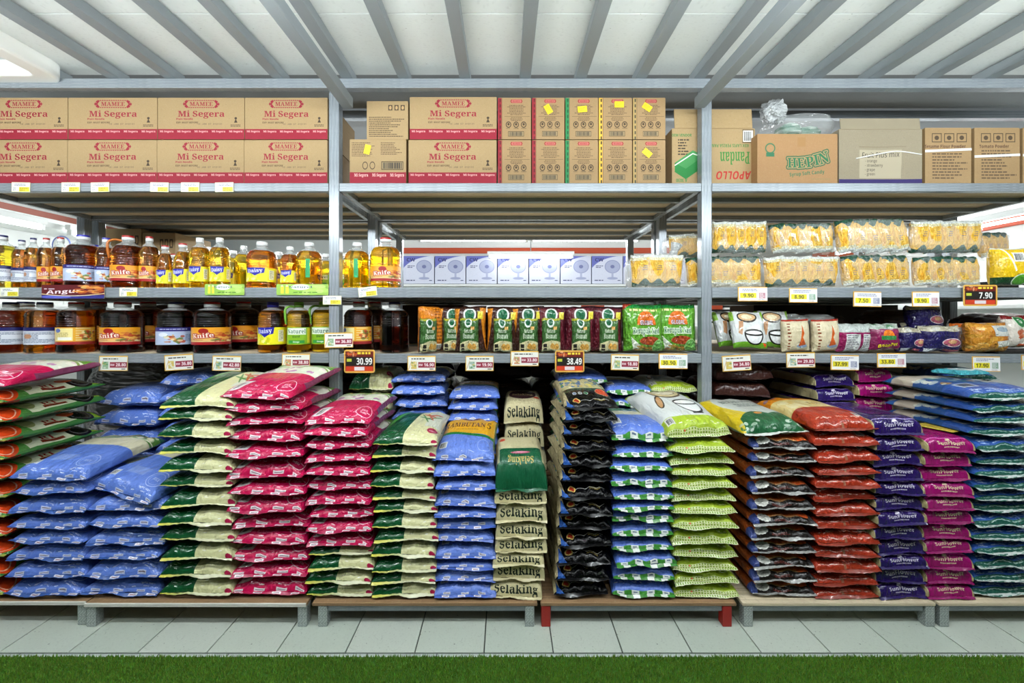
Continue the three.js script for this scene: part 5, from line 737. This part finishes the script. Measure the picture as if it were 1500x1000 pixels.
function priceTag(kind, price, px0, py0, px1, py1, lab, o = {}) {
  const z = o.z ?? 0.0032, s = (CZ - z) / F, w = (px1 - px0) * s, h = (py1 - py0) * s, sign = kind === 'black' || kind === 'oval' || kind === 'green' || kind === 'banner';
  const t = thing(sign ? 'price_sign' : 'price_tag', lab, sign ? 'sign' : 'price tag', [X((px0 + px1) / 2, z), Y((py0 + py1) / 2, z), z], o.group ?? (sign ? 'promotional signs on the shelf edges' : 'price tags on the shelf edges'));
  t.rotation.set(o.tip ?? 0, 0, o.roll ?? 0);
  const uv = tagFace[kind](price), sh = new THREE.Shape();
  if (kind === 'oval') sh.absellipse(0, 0, w / 2, h / 2, 0, 6.2832); else { const r = sign ? Math.min(w, h) * 0.12 : 0.0015, a = w / 2, b = h / 2; sh.moveTo(-a + r, -b); sh.lineTo(a - r, -b); sh.quadraticCurveTo(a, -b, a, -b + r); sh.lineTo(a, b - r); sh.quadraticCurveTo(a, b, a - r, b); sh.lineTo(-a + r, b); sh.quadraticCurveTo(-a, b, -a, b - r); sh.lineTo(-a, -b + r); sh.quadraticCurveTo(-a, -b, -a + r, -b); }
  part('tag_backing', new THREE.ExtrudeGeometry(sh, { depth: 0.0016, bevelEnabled: false, curveSegments: 20 }), tagEdge, t, [0, 0, -0.0018]);
  part('printed_face', faceUV(new THREE.ShapeGeometry(sh, 20), uv, w, h), tagMat, t, [0, 0, 0.0002]);
}
[[17, 'first'], [90, 'second'], [133, 'third'], [220, 'fourth'], [265, 'fifth'], [315, 'sixth']].forEach(([x, n], i) => priceTag('small', '', x, 267, x + 27, 281, `small pale yellow price tag on the top shelf edge, ${n} of six under the cartons`, { roll: 0.02 * (i % 3 - 1) }));
priceTag('small', '', 0, 421, 27, 434, 'small yellow price tag beside the maroon banner, at the picture edge');
priceTag('banner', '', 61, 417, 153, 437, 'maroon and blue food banner on the bottle shelf edge', { z: 0.006 });
priceTag('small', '', 175, 421, 201, 434, 'small yellow price tag under the handled brown bottle');
priceTag('green', '', 300, 416, 358, 432, 'green shelf banner under the tall yellow labelled pair', { z: 0.006 });
priceTag('oval', '29.50', 370, 416, 398, 438, 'oval brown price sign reading 29.50', { z: 0.008 });
priceTag('green', '', 405, 416, 481, 432, 'longer green shelf banner reaching the upright', { z: 0.006 });
priceTag('small', '', 473, 433, 500, 446, 'small yellow price tag stuck on the upright', { z: 0.012 });
priceTag('small', '', 525, 420, 552, 434, 'small tilted yellow price tag under the green stripe bottle beyond the upright', { roll: 0.12, z: 0.005 });
[['9.90', 1081, 420, 1124, 441, 'yellow-boxed price tag reading 9.90 next to the upright'], ['8.90', 1156, 422, 1197, 443, 'yellow-boxed price tag under the second lower noodle pack'], ['7.50', 1250, 427, 1291, 449, 'yellow-boxed price tag under the third lower noodle pack'], ['9.90', 1336, 427, 1376, 449, 'yellow-boxed price tag under the last noodle packs'], ['30.90', 965, 518, 1007, 540, 'yellow-boxed price tag reading 30.90 under the green snack bags'], ['37.99', 1217, 520, 1258, 542, 'yellow-boxed price tag under the silver and crimson packet'], ['33.80', 1285, 517, 1327, 538, 'yellow-boxed price tag under the crimson packet with yellow lettering'], ['17.90', 1424, 522, 1465, 544, 'yellow-boxed price tag above the cobalt sacks'], ['19.90', 1496, 520, 1536, 542, 'yellow-boxed price tag cut off at the picture edge']].forEach(([p, a, b, c, d, l], i) => priceTag('yellow', p, a, b, c, d, l, { z: 0.004, tip: -0.03, roll: -0.01 * (i % 3) }));
[['28.80', 145, 521, 187, 543, 'red-boxed price tag reading 28.80 above the blue sacks', 0], ['36.80', 241, 519, 283, 542, 'red-boxed price tag reading 36.80, tilted, above the green tower', 0.06], ['42.80', 311, 521, 353, 543, 'red-boxed price tag above the top of the green tower, untilted', -0.02], ['38.80', 413, 518, 454, 539, 'red-boxed price tag reading 38.80 above the taller magenta stack', 0], ['36.80', 475, 487, 517, 509, 'red-boxed price tag stuck on the upright', 0.02], ['16.90', 597, 521, 638, 543, 'red-boxed price tag reading 16.90 above the rear blue stack', 0], ['19.90', 682, 521, 723, 543, 'red-boxed price tag reading 19.90 above the periwinkle sacks', 0], ['33.80', 748, 514, 789, 536, 'red-boxed price tag beside the black 38.49 sign', 0], ['18.80', 895, 519, 936, 542, 'red-boxed price tag reading 18.80 above the green-seamed sacks', -0.02], ['34.80', 1058, 520, 1100, 543, 'red-boxed price tag reading 34.80, tilted, next to the upright', 0.06], ['29.80', 1152, 516, 1194, 538, 'red-boxed price tag under the beige packets', 0.01]].forEach(([p, a, b, c, d, l, r]) => priceTag('red', p, a, b, c, d, l, { roll: r, z: l.includes('upright') && a < 500 ? 0.012 : 0.005, tip: -0.03 }));
priceTag('black', '30.99', 504, 512, 549, 546, 'black and red price sign reading 30.99, just beside the upright', { z: 0.012 });
priceTag('black', '38.49', 813, 513, 856, 545, 'black and red price sign reading 38.49, above the black sacks', { z: 0.012 });
priceTag('black', '7.90', 1411, 417, 1461, 448, 'black and red price sign reading 7.90, below the yellow packets', { z: 0.012 });
priceTag('oval', '0', 32, 515, 60, 532, 'round dark price sign above the topmost magenta-printed sack', { z: 0.008 });
{ const t = new THREE.CanvasTexture(TAGC); t.colorSpace = THREE.SRGBColorSpace; tagMat.map = t; }

{ // loose papers on the sack stacks
  const z = 0.25, t = thing('leaflet', 'yellow leaflet lying on top of the front violet pink stack', 'leaflet', [X(1394, 0.3), PLAT + (877 - 640) * 1.625 / 600 + 0.004, z], null, 0.35);
  part('leaflet_sheet', box(0.1, 0.0016, 0.13, 0.0005), std({ map: tex(128, 128, (c, w, h) => { rect(c, 0, 0, w, h, '#d9bf4a'); greek(c, 14, 14, 100, 8, 13, '#a8862a', 4); }), roughness: 0.6 }), t);
  const q = thing('snack_packet', 'flat turquoise and white packet lying on the cobalt end stack', 'packet', [X(1400, 0.1), PLAT + (877 - 566) * 1.625 / 600 + 0.012, 0.12], null, 0.2);
  part('packet_body', pillow({ w: 0.17, d: 0.11, h: 0.025, nu: 14, nv: 14, seed: 5 }), film(half((c, w) => { fillN(c, w, w, '#3fa3b0', 0.05, 4); ell(c, 130, 130, 80, 60, '#c9d2d4'); greek(c, 80, 110, 100, 3, 16, '#2a6a80', 3); rect(c, 0, w, w, w, '#2f8a98'); })), q);
}

// ------------------------------------------------------------------ the next aisle, seen between the shelves
const ORANGE = std({ color: 0xc8491a, roughness: 0.5 });
{
  const z = -4.15, zf = -3.9, sh = thing('display_shelf', 'white display shelf with an orange strip behind the racks', 'shelf', [0, 0, z]);
  const yb = Y(415.5, zf);
  part('back_panel', box(5.4, 2.62, 0.04, 0.004), M.white, sh, [0.6, 1.31, -0.25]);
  part('top_shelf', box(5.2, 0.03, 0.46, 0.004), M.white, sh, [0.6, yb - 0.016, 0]);
  part('orange_strip', box(5.3, 0.085, 0.03, 0.004), ORANGE, sh, [0.6, Y(367, z - 0.2), -0.2]);
  for (const x of [-1.9, -0.6, 0.6, 1.8, 3.1]) part('upright', box(0.05, yb - 0.04, 0.05, 0.004), M.steel, sh, [x, (yb - 0.04) / 2, 0.19]);
  for (const y of [0.4, 0.85, 1.25]) part('lower_shelf', box(5.2, 0.03, 0.44, 0.004), M.white, sh, [0.6, y, 0]);
  const fan = std({ map: tex(256, 256, (c) => { const w = 238; fillN(c, 256, 256, '#cfd2e2', 0.04, 5); c.fillStyle = '#5f66b4'; c.beginPath(); c.moveTo(0, 0); c.lineTo(210, 0); c.quadraticCurveTo(60, 20, 0, 110); c.fill(); text(c, 'CW', 56, 34, 44, '#20245a'); ell(c, 160, 98, 58, 58, '#b0b5cf', '#8f95b8', 6); for (let i = 0; i < 8; i++) ell(c, 160, 98, 12 + i * 6, 12 + i * 6, null, 'rgba(110,116,160,.5)', 2); ell(c, 160, 98, 16, 16, '#6a709c'); rect(c, 152, 156, 16, 40, '#a8adc8'); ell(c, 160, 206, 42, 12, '#9aa0c0'); greek(c, 30, 88, 66, 2, 14, '#2c3060', 5); greek(c, 20, 220, 110, 1, 18, '#30355f', 8); greek(c, 200, 222, 34, 1, 14, '#30355f', 9); rect(c, 240, 0, 16, 256, '#c8ccdc'); }), roughness: 0.55 });
  const names8 = ['first', 'second', 'third', 'fourth', 'fifth', 'sixth', 'seventh'];
  for (let i = -1; i < 9; i++) {
    const p0 = 591 + i * 46, s = (CZ - zf) / F, w = 44.6 * s, h = 41 * s;
    const t = thing('fan_carton', i < 0 ? 'pale blue fan carton hidden behind the last bottles' : i > 6 ? `pale blue fan carton beyond the bracket post, ${i === 7 ? 'nearer' : 'farther'} one` : `pale blue fan carton, ${names8[i]} from the last oil bottle`, 'carton', [X(p0 + 22.5, zf), yb + 0.0005, zf - 0.15], 'fan cartons on the far shelf');
    part('carton_body', cartonGeo(w, h - 0.004, 0.3, 0.001, i), fan, t, [0, (h - 0.004) / 2, 0]);
    for (const q of [-1, 1]) part('top_flap', box(w - 0.004, 0.003, 0.148, 0.001), M.white, t, [0, h - 0.003, q * 0.075]);
  }
}
{
  // lower counter with white goods and orange tickets behind the pouch shelf
  const z = -2.6, t = thing('display_counter', 'white counter with orange tickets behind the lower shelf', 'counter', [0.4, 0, z]);
  part('counter_body', box(4.6, 1.12, 0.4, 0.006), M.white, t, [0, 0.56, 0]); part('counter_back', box(4.6, 0.3, 0.04, 0.004), M.white, t, [0, 1.27, -0.18]);
  for (const [px, w] of [[868, 34], [1043, 30], [1113, 28], [1174, 26], [1215, 26]]) part('orange_ticket', box(w * 4.4 / 600, 0.06, 0.006, 0.002), ORANGE, t, [X(px, z + 0.2) - 0.4, Y(449, z + 0.2), 0.206]);
  const g = thing('wire_crate', 'black louvred crate on the white counter', 'crate', [X(1058, -2.45), 1.121, -2.46]);
  part('crate_frame', box(0.36, 0.02, 0.1, 0.003), M.white, g, [0, 0.01, 0]);
  for (let i = 0; i < 6; i++) part('slat', box(0.34, 0.022, 0.02, 0.003), M.dark, g, [0, 0.04 + i * 0.042, 0.04]);
  for (const x of [-0.17, 0, 0.17]) part('crate_post', box(0.02, 0.27, 0.02, 0.003), M.white, g, [x, 0.145, 0.02]);
  const e = thing('wire_crate', 'grey wire basket on the white counter behind the bare bottle', 'crate', [X(607, -2.45), 1.121, -2.46]);
  part('crate_frame', box(0.3, 0.02, 0.1, 0.003), M.steelDark, e, [0, 0.01, 0]); for (let i = 0; i < 5; i++) part('slat', box(0.3, 0.014, 0.02, 0.003), M.steelDark, e, [0, 0.05 + i * 0.045, 0.03]); for (const x of [-0.14, 0.14]) part('crate_post', box(0.014, 0.26, 0.014, 0.002), M.steelDark, e, [x, 0.14, 0.02]);
}
// side gondolas closing the next aisle at both ends
for (const s of [-1, 1]) {
  const t = thing('side_shelf', s < 0 ? 'white wall shelf with red strip beyond the first bottles' : 'white wall shelf with orange strip beyond the yellow packets', 'shelf', [s * 4.35, 0, -1.6]);
  part('back_panel', box(0.06, 2.75, 4.6, 0.005), M.white, t, [s * 0.1, 1.375, 0]);
  part('top_strip', box(0.03, 0.11, 4.5, 0.004), s < 0 ? std({ color: 0xb86a58, roughness: 0.5 }) : ORANGE, t, [s * 0.04, s < 0 ? 2.16 : 2.06, 0]);
  part('canopy', box(0.4, 0.08, 4.5, 0.005), M.white, t, [-s * 0.14, s < 0 ? 2.04 : 2.3, 0]);
  for (const y of [0.4, 0.9, 1.3]) part('side_board', box(0.36, 0.03, 4.4, 0.004), M.white, t, [-s * 0.12, y, 0]);
}
// cartons on the rear rack
for (const [x0, x1, y0, lab] of [[152, 205, 334, 'brown stock carton on the rear rack behind the blue labelled bottles'], [207, 255, 340, 'brown stock carton on the rear rack behind the handled bottles']]) {
  const z = -0.8, w = X(x1, z) - X(x0, z), h = Y(y0, z) - 1.3575, t = thing('carton', lab, 'carton', [X((x0 + x1) / 2, z), 1.3575, z - 0.18], 'stock cartons on the rear rack');
  part('carton_body', cartonGeo(w, h - 0.004, 0.34, 0.004, x0), plainSide, t, [0, (h - 0.004) / 2, 0]); for (const q of [-1, 1]) part('top_flap', box(w - 0.004, 0.003, 0.166, 0.001), cardboard, t, [0, h - 0.003, q * 0.085]);
}
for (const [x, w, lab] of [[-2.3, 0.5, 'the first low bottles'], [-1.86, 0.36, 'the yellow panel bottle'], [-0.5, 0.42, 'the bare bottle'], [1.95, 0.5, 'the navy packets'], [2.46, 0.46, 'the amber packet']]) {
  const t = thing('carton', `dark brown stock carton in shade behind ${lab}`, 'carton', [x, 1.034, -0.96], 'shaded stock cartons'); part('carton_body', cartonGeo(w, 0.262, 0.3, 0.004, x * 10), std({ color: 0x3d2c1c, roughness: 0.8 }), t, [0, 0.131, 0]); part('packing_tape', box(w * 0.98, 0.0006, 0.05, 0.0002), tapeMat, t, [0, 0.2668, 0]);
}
// big dark sacks low on the rear rack, in shade
{
  const st = thing('stock_step', 'wooden step under the dark sacks of the rear rack', 'step', [0, 0, -0.96]); part('step_top', box(4.9, 0.5, 0.44, 0.004), M.board, st, [0.05, 0.25, 0]);
  [[-2.3, 'the meadow green sacks'], [-1.72, 'the first blue sacks'], [-1.16, 'the green tower'], [-0.6, 'the shorter magenta stack'], [-0.08, 'the periwinkle sacks'], [0.42, 'the script sacks'], [0.92, 'the lime sacks'], [1.45, 'the black and orange sacks'], [1.98, 'the purple sacks'], [2.5, 'the cobalt sacks']].forEach(([x, w], k) => { for (let i = 0; i < 3; i++) sack('maroon', i + k, [x, 0.5015 + i * 0.142, -0.94], 0.138, [0, 0.05 * (R() - 0.5), 0], `dark maroon sack, ${['lowest', 'middle', 'topmost'][i]} of three stacked in shade behind ${w}`, 'dark maroon sacks', 1.6); });
}
// round-cornered white unit under the ceiling
{
  const t = thing('ceiling_unit', 'white round-cornered plastic frame fixed under the beams', 'ceiling unit', [-2.425, 2.4, 0.35]);
  const rr2 = (s, a, b, r) => { s.moveTo(-a + r, -b); s.lineTo(a - r, -b); s.quadraticCurveTo(a, -b, a, -b + r); s.lineTo(a, b - r); s.quadraticCurveTo(a, b, a - r, b); s.lineTo(-a + r, b); s.quadraticCurveTo(-a, b, -a, b - r); s.lineTo(-a, -b + r); s.quadraticCurveTo(-a, -b, -a + r, -b); return s; };
  const s = rr2(new THREE.Shape(), 0.31, 0.32, 0.09); s.holes.push(rr2(new THREE.Path(), 0.25, 0.26, 0.05));
  const g = new THREE.ExtrudeGeometry(s, { depth: 0.055, bevelEnabled: true, bevelSize: 0.012, bevelThickness: 0.012, bevelSegments: 4, curveSegments: 16 }); g.rotateX(Math.PI / 2);
  part('unit_frame', g, M.plasticWhite, t);
}

{ // round fan on the side shelf
  const z = -1.9, t = thing('stand_fan', 'round white fan with blue rim beyond the red capped bottles', 'fan', [X(90, z), 1.3155, z]), cy = Y(359, z) - 1.3155;
  part('fan_base', new THREE.CylinderGeometry(0.07, 0.08, 0.02, 24), M.plasticWhite, t, [0, 0.01, 0]); part('fan_pole', new THREE.CylinderGeometry(0.01, 0.012, cy - 0.03, 12), M.plasticWhite, t, [0, (cy - 0.03) / 2 + 0.015, -0.03]);
  part('fan_rim', new THREE.TorusGeometry(0.085, 0.006, 8, 36), std({ color: 0x6a78b8, roughness: 0.4 }), t, [0, cy, 0]); part('fan_grille', new THREE.LatheGeometry([[0, 0.02], [0.04, 0.018], [0.083, 0]].map((q) => new THREE.Vector2(...q)), 32).rotateX(Math.PI / 2), M.plasticWhite, t, [0, cy, 0]); part('fan_motor', new THREE.CylinderGeometry(0.035, 0.03, 0.05, 20).rotateX(Math.PI / 2), M.plasticWhite, t, [0, cy, -0.03]);
}

renderer.render(scene, camera);
